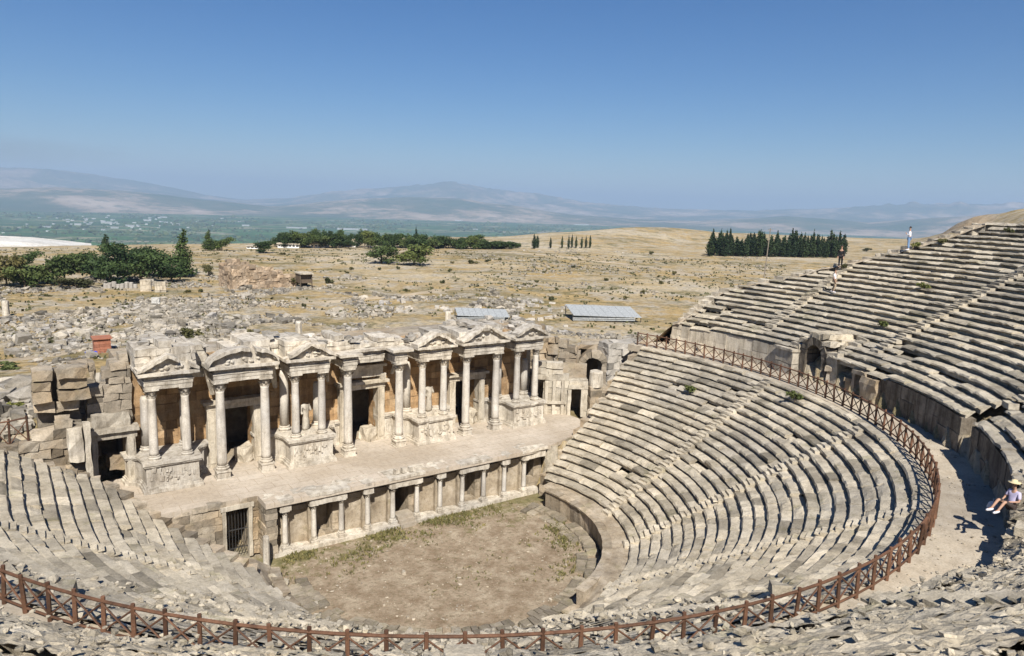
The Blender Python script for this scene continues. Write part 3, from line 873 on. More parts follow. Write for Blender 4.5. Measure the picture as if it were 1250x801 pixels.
def stage_building():
    X = lambda x: XO+x
    root = thing('stage_building', (XO, 9.9, ZS), 'white marble theatre facade with tall columns, broken pediments and dark doorways', 'building')
    yb = YF+2.35
    ZP, H = 5.097, 5.94
    zc = ZS+H
    # back wall with three stage doors
    ops = []
    mb = MB()
    L0, L1 = X(-14.35), X(14.35)
    for c, w, hgt in ((-8.53, 1.15, 3.75), (0, 1.15, 3.9), (8.53, 1.05, 3.6)):
        ops.append((X(c)-w-L0, X(c)+w-L0, 0, ZS+hgt))
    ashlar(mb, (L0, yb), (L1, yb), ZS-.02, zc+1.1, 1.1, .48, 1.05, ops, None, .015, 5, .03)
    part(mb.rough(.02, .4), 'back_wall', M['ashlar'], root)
    # dim room behind the doors
    mb = MB()
    box(mb, L0, L1, yb+4.2, yb+4.6, ZS-.3, zc+1.1, 3); box(mb, L0, L1, yb+1.1, yb+4.2, zc+.6, zc+1.09, 3)
    box(mb, L0-.4, L0, yb, yb+4.6, ZS-.3, zc+1.1, 3); box(mb, L1, L1+.4, yb, yb+4.6, ZS-.3, zc+1.1, 3)
    box(mb, L0, L1, yb+.5, yb+4.2, ZS-.32, ZS-.02, 3)
    part(mb, 'inner_room', M['ruin'], root)
    # dado with mouldings along the back wall
    for a, b in ((-14.3, -9.75), (-7.3, -1.3), (1.3, 7.35), (9.7, 14.3)):
        mb = MB()
        P = [(X(a), yb-.32), (X(b), yb-.32), (X(b), yb+.05), (X(a), yb+.05)]
        layers(mb, P, [(ZS, ZS+.16, .14), (ZS+.16, ZS+.3, .07), (ZS+.3, ZP-.3, 0), (ZP-.3, ZP-.16, .08), (ZP-.16, ZP-.02, .17)])
        part(mb.rough(.02, .4), 'dado', M['marble'], root)
    # door frames
    for c, w, hgt in ((-8.53, 1.15, 3.75), (0, 1.15, 3.9), (8.53, 1.05, 3.6)):
        mb = MB()
        for s in (-1, 1):
            xa = X(c)+s*w
            x0, x1 = (xa-.5, xa) if s < 0 else (xa, xa+.5)
            box(mb, x0, x1, yb-.5, yb+.3, ZS, ZS+hgt-.05, .5, tint=.5)
            box(mb, x0+.09, x1-.09, yb-.55, yb-.49, ZS+.3, ZS+hgt-.1, .5, tint=.6)
        box(mb, X(c)-w-.55, X(c)+w+.55, yb-.52, yb+.3, ZS+hgt-.05, ZS+hgt+.33, .5, tint=.6)
        box(mb, X(c)-w-.75, X(c)+w+.75, yb-.75, yb+.2, ZS+hgt+.33, ZS+hgt+.52, .5, tint=.6)
        part(mb.rough(.02, .35), 'door_frame', M['pale'], root)
        mb = MB()      # fallen slab and threshold rubble in the doorway
        V, F = _boxgrid(3, 3, 3)
        r_ = (V-.5)*np.array([1.5, .9, 1.2]); r_ = r_@frame(0, 0, .5)[0].T
        mb.add(r_+np.array([X(c)+w-.25, yb+.1, ZS+.35]), F, .5); mb.rough(.14, .5, 3+int(c))
        part(mb, 'threshold_block', M['pale'], root)
    # projecting podiums of the four narrow aediculae
    for c0, c1 in ((-13.506, -11.758), (-5.34, -3.631), (3.631, 5.34), (11.758, 13.506)):
        a, b = X(c0)-.52, X(c1)+.52; yf = YF-.52
        fl = [(b, yf+.9)] + [(b+.75*(1-math.cos(t)), yf+.9+1.1*math.sin(t)) for t in np.linspace(.2, 1.5, 6)] + [(b+.75, yb-.3)]
        gl = [(a-.75, yb-.3)] + [(a-.75*(1-math.cos(t)), yf+.9+1.1*math.sin(t)) for t in np.linspace(1.5, .2, 6)] + [(a, yf+.9)]
        P = [(a, yf), (b, yf)]+fl+gl
        mb = MB()
        layers(mb, P, [(ZS, ZS+.2, .2), (ZS+.2, ZS+.34, .12), (ZS+.34, ZS+.42, .05), (ZS+.42, ZP-.34, 0.), (ZP-.34, ZP-.26, .05), (ZP-.26, ZP-.16, .12), (ZP-.16, ZP, .18)], .35)
        # carved relief band on the front
        for i in range(26):
            x = rng.uniform(a+.1, b-.3); z = rng.uniform(ZS+.55, ZP-.6)
            box(mb, x, x+rng.uniform(.06, .2), yf-rng.uniform(.03, .09), yf+.05, z, z+rng.uniform(.1, .4), 1, jit=.03, tint=.6)
        part(mb.rough(.025, .35), 'podium', M['marble'], root)
    # columns
    specs = []
    for c in (-13.506, -11.758, -5.34, -3.631, 3.631, 5.34, 11.758, 13.506):
        specs.append((c, YF, ZP, zc-ZP, .245, 0.))
    for c in (-9.836, -7.225, -1.854, 1.854, 7.225, 9.836):
        specs.append((c, YF, ZS, H, .28, .52))
    for c, y, z, h, r_, pl in specs:
        sh, ba, ca = MB(), MB(), MB()
        make_column((sh, ba, ca), X(c), y, z, h, r_, .56, 16, pl)
        p = part(sh, 'column', M['column'], root, True)
        subpart(ba.rough(.012, .25), 'base', M['marble'], p); subpart(ca.rough(.018, .12), 'capital', M['marble'], p)
    # rear pilaster columns (some broken) against the wall
    for c, h in ((-11.5, 2.6), (-13.6, 3.), (-5.5, 3.7), (-3.3, 2.7), (3.3, 3.4), (11.2, 3.7), (13.7, 2.6)):
        sh, ba = MB(), MB()
        lathe(ba, [(a*.85, b) for a, b in COL_BASE], X(c), yb-.62, ZP, 14)
        lathe(sh, [(.29, 0), (.275, h*.5), (.26, h*.93), (.2, h)], X(c), yb-.62, ZP+.3, 14, wob=.02)
        p = part(sh, 'column', M['column'], root, True); subpart(ba.rough(.012, .25), 'base', M['marble'], p)
    # entablatures over the aediculae
    groups = [(-13.506, -11.758, 'tri'), (-9.836, -7.225, 'arc'), (-5.34, -3.631, 'tri'), (3.631, 5.34, 'tri'), (7.225, 9.836, 'tri'), (11.758, 13.506, 'tri')]
    for c0, c1, kind in groups:
        a, b = X(c0)-.38, X(c1)+.38
        mb = MB(); cornice(mb, a, b, YF-.36, yb+.05, zc); part(mb.rough(.03, .3), 'entablature', M['marble'], root)
        mb = MB()
        zt = zc+.98; a2, b2 = a-.34, b+.34; yfr = YF-.70
        hh = (b2-a2)*(.25 if kind == 'tri' else .20)
        n = 24
        u = np.linspace(0, 1, n+1)
        top = hh*(1-np.abs(2*u-1)) if kind == 'tri' else hh*np.sqrt(np.clip(1-(2*u-1)**2, 0, 1))**1.2
        miss = {(-13.506): (.66, .8), (-9.836): (.55, .64), (-5.34): (.0, .07), 3.631: (.9, 1.), 7.225: (.4, .47), 11.758: (0, .05)}[c0]
        for i in range(n):
            x0, x1 = a2+(b2-a2)*u[i], a2+(b2-a2)*u[i+1]
            z0, z1 = top[i], top[i+1]
            def wedge(ya, yb_, lo0, lo1, hi0, hi1, t):
                V = [(x0, ya, zt+lo0), (x1, ya, zt+lo1), (x1, yb_, zt+lo1), (x0, yb_, zt+lo0), (x0, ya, zt+hi0), (x1, ya, zt+hi1), (x1, yb_, zt+hi1), (x0, yb_, zt+hi0)]
                mb.add(V, [(0, 3, 2, 1), (4, 5, 6, 7), (0, 1, 5, 4), (1, 2, 6, 5), (2, 3, 7, 6), (3, 0, 4, 7)], t)
            wedge(yfr+.36, yfr+1.0, -.02, -.02, z0+.02, z1+.02, .5)               # tympanum
            if not miss[0] <= u[i] < miss[1]:
                wedge(yfr, yfr+1.0, z0, z1, z0+.2, z1+.2, .6)                      # raking cornice
                if i % 2 == 0: wedge(yfr+.16, yfr+.5, z0-.12, z1-.12, z0+.02, z1+.02, .55)
        for i in range(7):                                                         # carved ornament
            x = rng.uniform(a2+.8, b2-.9); 
            lathe(mb, [(.01, -.08), (.12, -.03), (.14, .04), (.01, .12)], x, yfr+.34, zt+rng.uniform(.1, max(.15, hh*.35)), 7)
        if c0 == 7.225: lathe(mb, [(.02, -.3), (.28, -.2), (.34, .05), (.22, .25), (.02, .3)], X(8.53), yfr+.25, zt+hh*.95, 10, tint=.1)
        part(mb.rough(.05, .28), 'pediment', M['marble'], root)
    # flat broken entablature over the middle door
    mb = MB(); a, b = X(-1.854)-.4, X(1.854)+.4
    for s0, s1 in ((a, a+.85), (b-.85, b)):
        cornice(mb, s0, s1, YF-.36, yb+.05, zc, True)
    cornice(mb, a+.85+.35, b-.85-.35, YF+.75, yb+.05, zc+.02, True)
    part(mb.rough(.035, .3), 'entablature', M['marble'], root)
    mb = MB()
    box(mb, X(-1.45), X(1.5), yb-.55, yb, zc-1.25, zc-.55, .5, tint=.6); box(mb, X(-1.5), X(1.7), yb-.75, yb, zc-.55, zc-.38, .5, tint=.6)
    box(mb, X(-1.55), X(-1.2), yb-.7, yb, zc-1.7, zc-1.1, .4); box(mb, X(1.3), X(1.65), yb-.7, yb, zc-1.7, zc-1.1, .4)
    part(mb.rough(.04, .3), 'lintel', M['marble'], root)
    # entablature running on along the wall between the aediculae
    mb = MB()
    for a, b in ((-11.2, -10.35), (-6.7, -5.85), (-3.15, -2.4), (2.4, 3.15), (5.85, 6.7), (10.35, 11.25)):
        mb = MB(); cornice(mb, X(a), X(b), yb-.75, yb+.05, zc, True)
        part(mb.rough(.03, .3), 'entablature', M['marble'], root)
    # slanting broken brackets that still hang beside the pediments
    for c, sgn in ((-10.3, 1), (-6.5, 1), (-3., 1), (2.6, -1), (6.2, 1), (10.5, 1)):
        mb = MB(); tube(mb, [(X(c), yb-1.3, zc+.7), (X(c)+.2*sgn, yb-.9, zc-.2), (X(c)+.45*sgn, yb-.6, zc-1.2)], [.22, .2, .12], 6)
        part(mb.rough(.05, .25), 'bracket', M['marble'], root)
    # attic: remains of the second storey podium, big carved blocks
    def ztop(s):
        x = L0+s
        return zc+1.0+float(np.interp(x, [-14.5, -11.2, -10.6, -7, -5, -2, 0, 4, 6, 9, 12, 14.5], [1.15, 1.15, .6, .95, .75, .45, .5, .5, .5, .65, .55, .5]))+.42*float(vnoise(np.array([x/.8, 2., 5.]), 3))
    for a, b, y in ((-14.2, -11.05, YF+.15), (-11.05, -10.2, YF+1.3), (-10.2, -6.75, YF+.25), (-6.75, -5.9, YF+1.3), (-5.9, -3.1, YF+.2), (-3.1, 3.1, YF+.95), (3.1, 5.9, YF+.25), (5.9, 6.7, YF+1.3), (6.7, 10.3, YF+.3), (10.3, 11.2, YF+1.3), (11.2, 14.2, YF+.3)):
        mb = MB()
        ashlar(mb, (X(a)+.01, y), (X(b)-.01, y), zc+.99, zc+2.6, yb+1.0-y, .36, 1.1, (), lambda s, a=a: ztop(s+X(a)-L0), .035, 60+int(a*10), .06)
        part(mb.rough(.05, .35), 'attic', M['marble'], root)
    # strip of cap stones, with rubble along the top
    mb = MB()
    for i in range(120):
        x = rng.uniform(L0+.3, L1-.3); y = rng.uniform(YF+.9, yb+.9); w = rng.uniform(.15, .5)
        zz = ztop(x-L0)-.1
        box(mb, x, x+w*rng.uniform(.7, 1.8), y, y+w, zz, zz+w*rng.uniform(.3, .7), .4, tint=rt(), jit=.06)
    tag(mb.rough(.05, .25).build('facade_rubble', M['block']), kind='stuff')
stage_building()

def stage_front():
    root = thing('stage_wall', (0, YS, 0), 'low stage front of small marble half columns, niches and dark doorway', 'low wall')
    hx, hc = 1.678, -.05
    cx = [hc+(i-4.5)*hx for i in range(11)]
    yw = YS+.85
    ops = [(cx[4]+.28, cx[5]-.28, -.1, 2.35), (cx[1]+.3, cx[2]-.3, .35, 2.3), (cx[7]+.3, cx[8]-.3, .35, 2.3), (cx[10]+.25, cx[10]+1.3, .9, 2.5)]
    x0 = cx[0]-1.1; x1 = cx[10]+2.0
    mb = MB()
    ashlar(mb, (x0, yw), (x1, yw), -.25, ZS-.31, .5, .55, 1.2, [(a-x0, b-x0, c, d) for a, b, c, d in ops], None, .015, 9, .03)
    # niche backs
    for k, (a, b, c, d) in enumerate(ops):
        dp = 3.0 if k in (0, 3) else 1.0
        box(mb, a-.2, b+.2, yw+dp, yw+dp+.25, c-.3, ZS-.32, 1, tint=.5)
        box(mb, a-.3, a, yw+.5, yw+dp, c-.3, ZS-.32, 1); box(mb, b, b+.3, yw+.5, yw+dp, c-.3, ZS-.32, 1)
    part(mb.rough(.02, .35), 'wall', M['panel'], root)
    for i in range(11):
        sh, ba, ca = MB(), MB(), MB()
        make_column((sh, ba, ca), cx[i], YS+.22, .22, 2.36, .155, .3, 10, .2)
        p = part(sh, 'column', M['column'], root, True)
        subpart(ba.rough(.01, .2), 'base', M['marble'], p); subpart(ca.rough(.012, .1), 'capital', M['marble'], p)
    mb = MB()      # plinth course
    box(mb, x0+.4, x1-.6, YS-.12, yw, -.2, .2, .5); part(mb.rough(.02, .3), 'plinth', M['marble'], root)
    # cornice, breaking forward over each pair
    mb = MB()
    box(mb, x0, x1, YS+.62, yw+.4, 2.6, ZS-.22, .5)
    x = x0
    while x < x1-.1:
        w = min(rng.uniform(.7, 1.5), x1-x); o_ = rng.uniform(0, .12)+(rng.uniform(.1, .3) if rng.random() < .25 else 0)
        box(mb, x, x+w-.015, YS+.45+o_, yw+.5, ZS-.22, ZS+.02-rng.uniform(0, .05), .4, tint=rt(), jit=.02); x += w
    for i in (0, 3, 6, 9): 
        box(mb, cx[i]-.32, cx[i]+.32, YS+.0, YS+.66, 2.58, ZS-.15, .4); box(mb, cx[i]-.42, cx[i]+.42, YS-.12, YS+.66, ZS-.15, ZS+.01, .4)
    for i, j in ((1, 2), (4, 5), (7, 8)):
        box(mb, cx[i]-.3, cx[j]+.3, YS+.0, YS+.66, 2.58, ZS-.15, .4); box(mb, cx[i]-.42, cx[j]+.42, YS-.14, YS+.66, ZS-.15, ZS+.02, .4)
    box(mb, cx[10]-.3, cx[10]+1.7, YS+.0, YS+.66, 2.58, ZS-.15, .4); box(mb, cx[10]-.42, cx[10]+1.8, YS-.14, YS+.66, ZS-.15, ZS+.02, .4)
    part(mb.rough(.035, .3), 'cornice', M['marble'], root)
    # curved niche shells between columns
    for i, j in ((0, 1), (2, 3), (3, 4), (5, 6), (6, 7), (8, 9), (9, 10)):
        a, b = cx[i]+.22, cx[j]-.22
        mb = MB()
        for k in range(7):      # concave shell between the columns
            t0, t1 = math.pi*k/7, math.pi*(k+1)/7
            V = []
            for t in (t0, t1):
                px_ = (a+b)/2-(b-a)/2*math.cos(t); py_ = yw-.28+.26*math.sin(t)
                V += [(px_, py_, .2), (px_, py_, 2.58)]
            mb.add(V, [(0, 2, 3, 1)], .5)
        for e0, e1 in ((a-.14, a+.04), (b-.04, b+.14)): box(mb, e0, e1, YS+.38, yw+.0, .2, 2.58, .5, tint=.6)
        box(mb, a+.04, b-.04, YS+.5, yw-.02, 2.3, 2.58, .5)
        part(mb.rough(.03, .3), 'panel_frame', M['panel'], root)
    mb = MB()      # steps in the middle door
    for k in range(3): box(mb, cx[4]+.3, cx[5]-.3, YS-.35+.22*k, YS+.9, -.1, .22+.2*k, .4)
    part(mb.rough(.02, .3), 'steps', M['walk'], root)
    # left return with the barred doorway
    mb = MB()
    y2 = 3.75
    ashlar(mb, (-13.2, y2), (-8.6, y2), -.2, ZS-.02, .6, .42, .8, [(2.62, 4.02, -.3, 2.75)], None, .02, 14, .04)
    ashlar(mb, (-8.72, y2+.1), (-8.72, YS-.05), -.2, ZS-.02, .6, .4, .7, (), None, .02, 15, .04)
    ashlar(mb, (-13.25, 7.2), (-13.25, y2), -.2, ZS-.31, .5, .42, .8, (), None, .02, 16, .04)
    part(mb.rough(.03, .35), 'side_wall', M['ruin'], root)
    mb = MB()
    for xx in (-10.62, -9.2): box(mb, xx-.1, xx+.1, y2-.12, y2+.3, -.2, 2.75, .5)
    box(mb, -10.8, -9.0, y2-.14, y2+.3, 2.75, 3.0, .5)
    fr = part(mb.rough(.02, .3), 'door_frame', M['pale'], root)
    mb = MB()
    for k in range(8): x = -10.5+k*.17; box(mb, x, x+.03, y2+.2, y2+.23, 0, 2.75, 3)
    for z in (.3, 1.4, 2.6): box(mb, -10.55, -9.25, y2+.195, y2+.235, z, z+.05, 3)
    subpart(mb, 'gate', M['iron'], fr)
    mb = MB(); box(mb, -13, -9.0, y2+3.0, y2+3.3, -.3, ZS-.32, 2); box(mb, -11.2, -10.9, y2+.6, y2+3, -.3, ZS-.32, 2); box(mb, -9.1, -8.8, y2+.6, y2+3, -.3, ZS-.32, 2)
    part(mb, 'passage', M['ruin'], root)
stage_front()

# ------------------------------------------------------------------ wooden fence
def fence(name, pts, label, h=1.12, lab2=None):
    pts = [np.asarray(p, float) for p in pts]
    root = thing(name, tuple(pts[len(pts)//2]), label, 'fence')
    for p in pts:
        mb = MB(); l = rng.normal(0, .032, 2)
        tube(mb, [p+[0, 0, -.15], p+[l[0], l[1], h]], [.06+.012*rt(), .055], 7, rt()); part(mb, 'post', M['wood'], root)
    for a, b in zip(pts[:-1], pts[1:]):
        u = (b-a)/np.linalg.norm(b-a)
        mb = MB(); tube(mb, [a+[0, 0, h-.12]-u*.02, b+[0, 0, h-.12]+u*.02], .046, 7, .3+.6*rt()); part(mb, 'top_rail', M['wood'], root)
        mb = MB(); tube(mb, [a+[0, 0, .16], b+[0, 0, .16]], .036, 6, .2+.6*rt()); part(mb, 'bottom_rail', M['wood'], root)
        n_ = np.array([-u[1], u[0], 0])*.012
        mb = MB(); t_ = .2+.6*rt(); tube(mb, [a+[0, 0, .2]+n_, b+[0, 0, h-.18]+n_], .027, 5, t_); tube(mb, [a+[0, 0, h-.18]-n_, b+[0, 0, .2]-n_], .027, 5, t_); part(mb, 'cross_brace', M['wood'], root)
th = np.linspace(R(-165), R(14), 4000); P = up_pt(th, 0*th); s = np.concatenate([[0], np.cumsum(np.linalg.norm(np.diff(P, axis=0), axis=1))])
nb = int(s[-1]/.93)
pts = [np.append(up_pt(np.array(np.interp(k*s[-1]/nb, s, th)), 0.), ZD) for k in range(nb+1)]
e = pts[-1]
fence('wooden_fence', pts, 'long curved red brown wooden fence with crossed braces along the walkway')

# ------------------------------------------------------------------ ruins round the stage
def ruin_left():
    root = thing('ruined_doorway', (-15.2, 9.6, ZS), 'ruined stone doorway with pale jamb left of the facade columns', 'ruin')
    mb = MB()
    def zt(s): return float(np.interp(s, [0, .6, 1.2, 2.1], [8.2, 9.6, 10.3, 10.8]))
    ashlar(mb, (-16.35, 9.6), (-14.1, 9.6), 2.6, 10.9, 1.3, .5, .9, [(.35, 1.85, 2.5, 6.2)], zt, .04, 31, .08)
    part(mb.rough(.08, .5), 'wall', M['ruin'], root)
    mb = MB()
    ashlar(mb, (-18.2, 12.2), (-15.6, 12.2), 2.6, 10.4, 1., .5, .9, (), lambda s: 9.6+.3*s, .04, 33, .1)
    part(mb.rough(.1, .5), 'rear_wall', M['ruin'], root)
    mb = MB()
    box(mb, -14.55, -14.1, 8.9, 9.5, ZS-.3, 6.2, .5); box(mb, -14.45, -14.2, 8.82, 8.91, ZS, 6.1, .5)
    box(mb, -16.3, -16.02, 9.0, 9.5, ZS-.3, 6.2, .5); box(mb, -16.4, -14.0, 8.9, 9.55, 6.2, 6.6, .5); box(mb, -16.5, -13.9, 8.7, 9.55, 6.6, 6.85, .5)
    box(mb, -16.2, -14.3, 9.1, 9.9, 6.85, 7.6, .4, jit=.08, tint=.3)
    part(mb.rough(.04, .35), 'door_frame', M['pale'], root)
    mb = MB(); V, F = _boxgrid(4, 3, 3); mb.add((V-.5)*np.array([1.3, .8, .75])+np.array([-14.8, 10., 4.5]), F, .5); mb.rough(.1, .5)
    part(mb, 'fallen_block', M['ruin'], root)
    mb = MB(); box(mb, -16.2, -13.9, 13.4, 13.7, 2, 8, 2); box(mb, -14.2, -13.9, 10.9, 13.4, 2, 8, 2)
    part(mb, 'inner_room', M['ruin'], root)
    root = thing('stone_pier', (-17.6, 9.5, 5), 'overhanging pier of huge grey stone blocks beside the ruined doorway', 'ruin')
    for row, (zz, y) in enumerate(((8.15, 8.9), (8.8, 8.55), (9.42, 8.6), (10.02, 8.5))):
        for a, b in ((-18.85, -18.0+rng.uniform(-.15, .1)), (-17.85+rng.uniform(-.05, .15), -16.45+rng.uniform(-.3, .25))):
            mb = MB(); box(mb, a, b, y+rng.uniform(-.1, .1), y+1.6, zz, zz+rng.uniform(.5, .56), .4, tint=rt(), jit=.03)
            part(mb.rough(.09, .4), 'block', M['ruin'], root)
    mb = MB(); box(mb, -18.7, -16.7, 9.6, 10.6, 5., 10.3, .8, tint=.1); part(mb.rough(.1, .5), 'core', M['ruin'], root)
    root = thing('ruined_wall', (-17.6, 8.2, 4), 'low broken tan wall below the overhanging stone pier', 'ruin')
    mb = MB()
    ashlar(mb, (-20.6, 8.4), (-16.4, 8.2), 2.2, 8.2, .9, .5, .9, (), lambda s: float(np.interp(s, [0, 1.5, 2.2, 3.2, 4.2], [6.4, 7.0, 7.8, 7.6, 7.2])), .05, 47, .09)
    part(mb.rough(.08, .4), 'wall', M['ruin'], root)
    mb = MB(); box(mb, -16.75, -16.45, 7.6, 8.0, 4.2, 7.7, .5, tint=.9); box(mb, -17.5, -16.8, 7.5, 8.1, 5.6, 7.4, .4, tint=.9, jit=.05)
    part(mb.rough(.06, .4), 'jamb', M['pale'], root)
ruin_left()

def arch_ring(mb, c, ang, r0, r1, depth, n=9, a0=0., a1=math.pi, jit=.03):
    Mx = frame(c[0], c[1], ang, c[2])
    for i in range(n):
        t0, t1 = a0+(a1-a0)*i/n+.01, a0+(a1-a0)*(i+1)/n-.01
        V = []
        for y in (0, depth):
            for t, r_ in ((t0, r0), (t1, r0), (t1, r1), (t0, r1)): V.append((r_*math.cos(t), y, r_*math.sin(t)))
        V = np.array(V)+rng.uniform(-jit, jit, (8, 3))
        mb.add(V@Mx[0].T+Mx[1], [(0, 1, 2, 3)[::-1], (4, 5, 6, 7), (0, 4, 5, 1), (1, 5, 6, 2), (2, 6, 7, 3), (3, 7, 4, 0)], rt())

def ruin_right():
    root = thing('side_wing', (17, 8.3, ZS), 'pale carved side wall with small dark door at the right end of the stage', 'ruin')
    mb = MB()
    p0, p1 = np.array([14.9, 9.7]), np.array([18.6, 6.9]); L = np.linalg.norm(p1-p0)
    ashlar(mb, p0, p1, ZS-.2, 8.4, .9, .6, 1., [(.35, 1.0, ZS-.3, 6.0), (L-1.35, L-.55, ZS-.3, 5.3)], lambda s: float(np.interp(s, [0, 1.5, 2.5, 3.3, 4.6], [7.7, 7.3, 7.6, 6.4, 6.0])), .03, 71, .05)
    part(mb.rough(.05, .4), 'wall', M['pale'], root)
    mb = MB(); Mx = frame(p0[0], p0[1], math.atan2(*(p1-p0)[::-1]))
    for s_ in (.12, 1.25, 1.9, 2.6, L-1.5, L-.42): box(mb, s_-.13, s_+.13, -.2, .02, ZS-.1, 6.2 if s_ < 2.7 else 5.5, .5, Mx, tint=.6)
    box(mb, 1.2, 2.9, -.28, .02, ZS+.9, ZS+1.1, .5, Mx); box(mb, 0, 1.4, -.3, .02, 6.2, 6.5, .5, Mx); box(mb, L-1.6, L-.3, -.25, .02, 5.5, 5.8, .5, Mx)
    part(mb.rough(.04, .35), 'pilaster_frame', M['pale'], root)
    mb = MB(); box(mb, 0, L, 2.6, 2.9, ZS-.3, 7, 2, Mx); box(mb, 0, L, .95, 2.6, 5.6, 5.9, 2, Mx); part(mb, 'inner_room', M['ruin'], root)
    # curved brown ruin behind with a dark arch
    root = thing('curved_ruin', (19, 11, ZS), 'curved brown rubble ruin with dark arch between the facade and seat rows', 'ruin')
    mb = MB()
    arc = [(14.9, 11.2), (16.2, 12.4), (17.8, 12.6), (19.3, 11.8), (20.4, 10.6)]
    for i in range(len(arc)-1):
        h0, h1 = [(10.4, 10.3), (10.6, 10.), (9.8, 8.8), (8.6, 8.2)][i]
        Lx = np.linalg.norm(np.array(arc[i+1])-np.array(arc[i]))
        ashlar(mb, arc[i], arc[i+1], 3., 10.4, 1.2, .5, .8, (), lambda s, a=h0, b=h1, Lx=Lx: a+(b-a)*s/Lx, .06, 80+i, .14)
    part(mb.rough(.12, .5), 'wall', M['ruin'], root)
    mb = MB()
    c = (21.3, 9.4, 6.6); ang = -.75
    arch_ring(mb, c, ang, .75, 1.3, 1.4, 9)
    Mx = frame(c[0], c[1], ang, 0)
    for s_ in (-1, 1): ashlar_p = box(mb, s_*1.0-.28, s_*1.0+.28, 0, 1.4, 3., 6.6, .5, Mx, tint=.4, jit=.04)
    part(mb.rough(.07, .4), 'arch', M['ruin'], root)
    mb = MB(); box(mb, -1.2, 1.2, 3.2, 3.5, 3, 8.4, 2, Mx); box(mb, -1.3, 1.3, 1.35, 3.2, 7.7, 8.2, .6, Mx, jit=.1); box(mb, -1.5, -1.2, 1.4, 3.4, 3, 8, 2, Mx); box(mb, 1.2, 1.5, 1.4, 3.4, 3, 8, 2, Mx)
    part(mb.rough(.05, .5), 'vault', M['ruin'], root)
    mb = MB(); Mx2 = frame(22.3, 8.6, -.5)
    ashlar(mb, (22.1, 8.5), (25.4, 7.9), 3.5, 9.4, 1.6, .6, 1., (), lambda s: 8.5+.15*s, .06, 91, .12)
    part(mb.rough(.09, .5), 'buttress', M['block'], root)
    root = thing('column_drum', (20.3, 6.7, 5.5), 'white fluted column drum standing on the wall above the small door', 'column')
    mb = MB(); lathe(mb, [(.55, 0), (.56, .3), (.54, 1.2), (.5, 1.3)], 19.4, 6.9, 5.6, 16, wob=.03); part(mb.rough(.03, .3), 'drum', M['marble'], root)
    mb = MB(); ashlar(mb, (18.7, 6.7), (20.6, 6.0), 3., 5.65, 1.1, .6, .9, (), None, .03, 95, .05); part(mb.rough(.04, .4), 'footing', M['ruin'], root)
ruin_right()

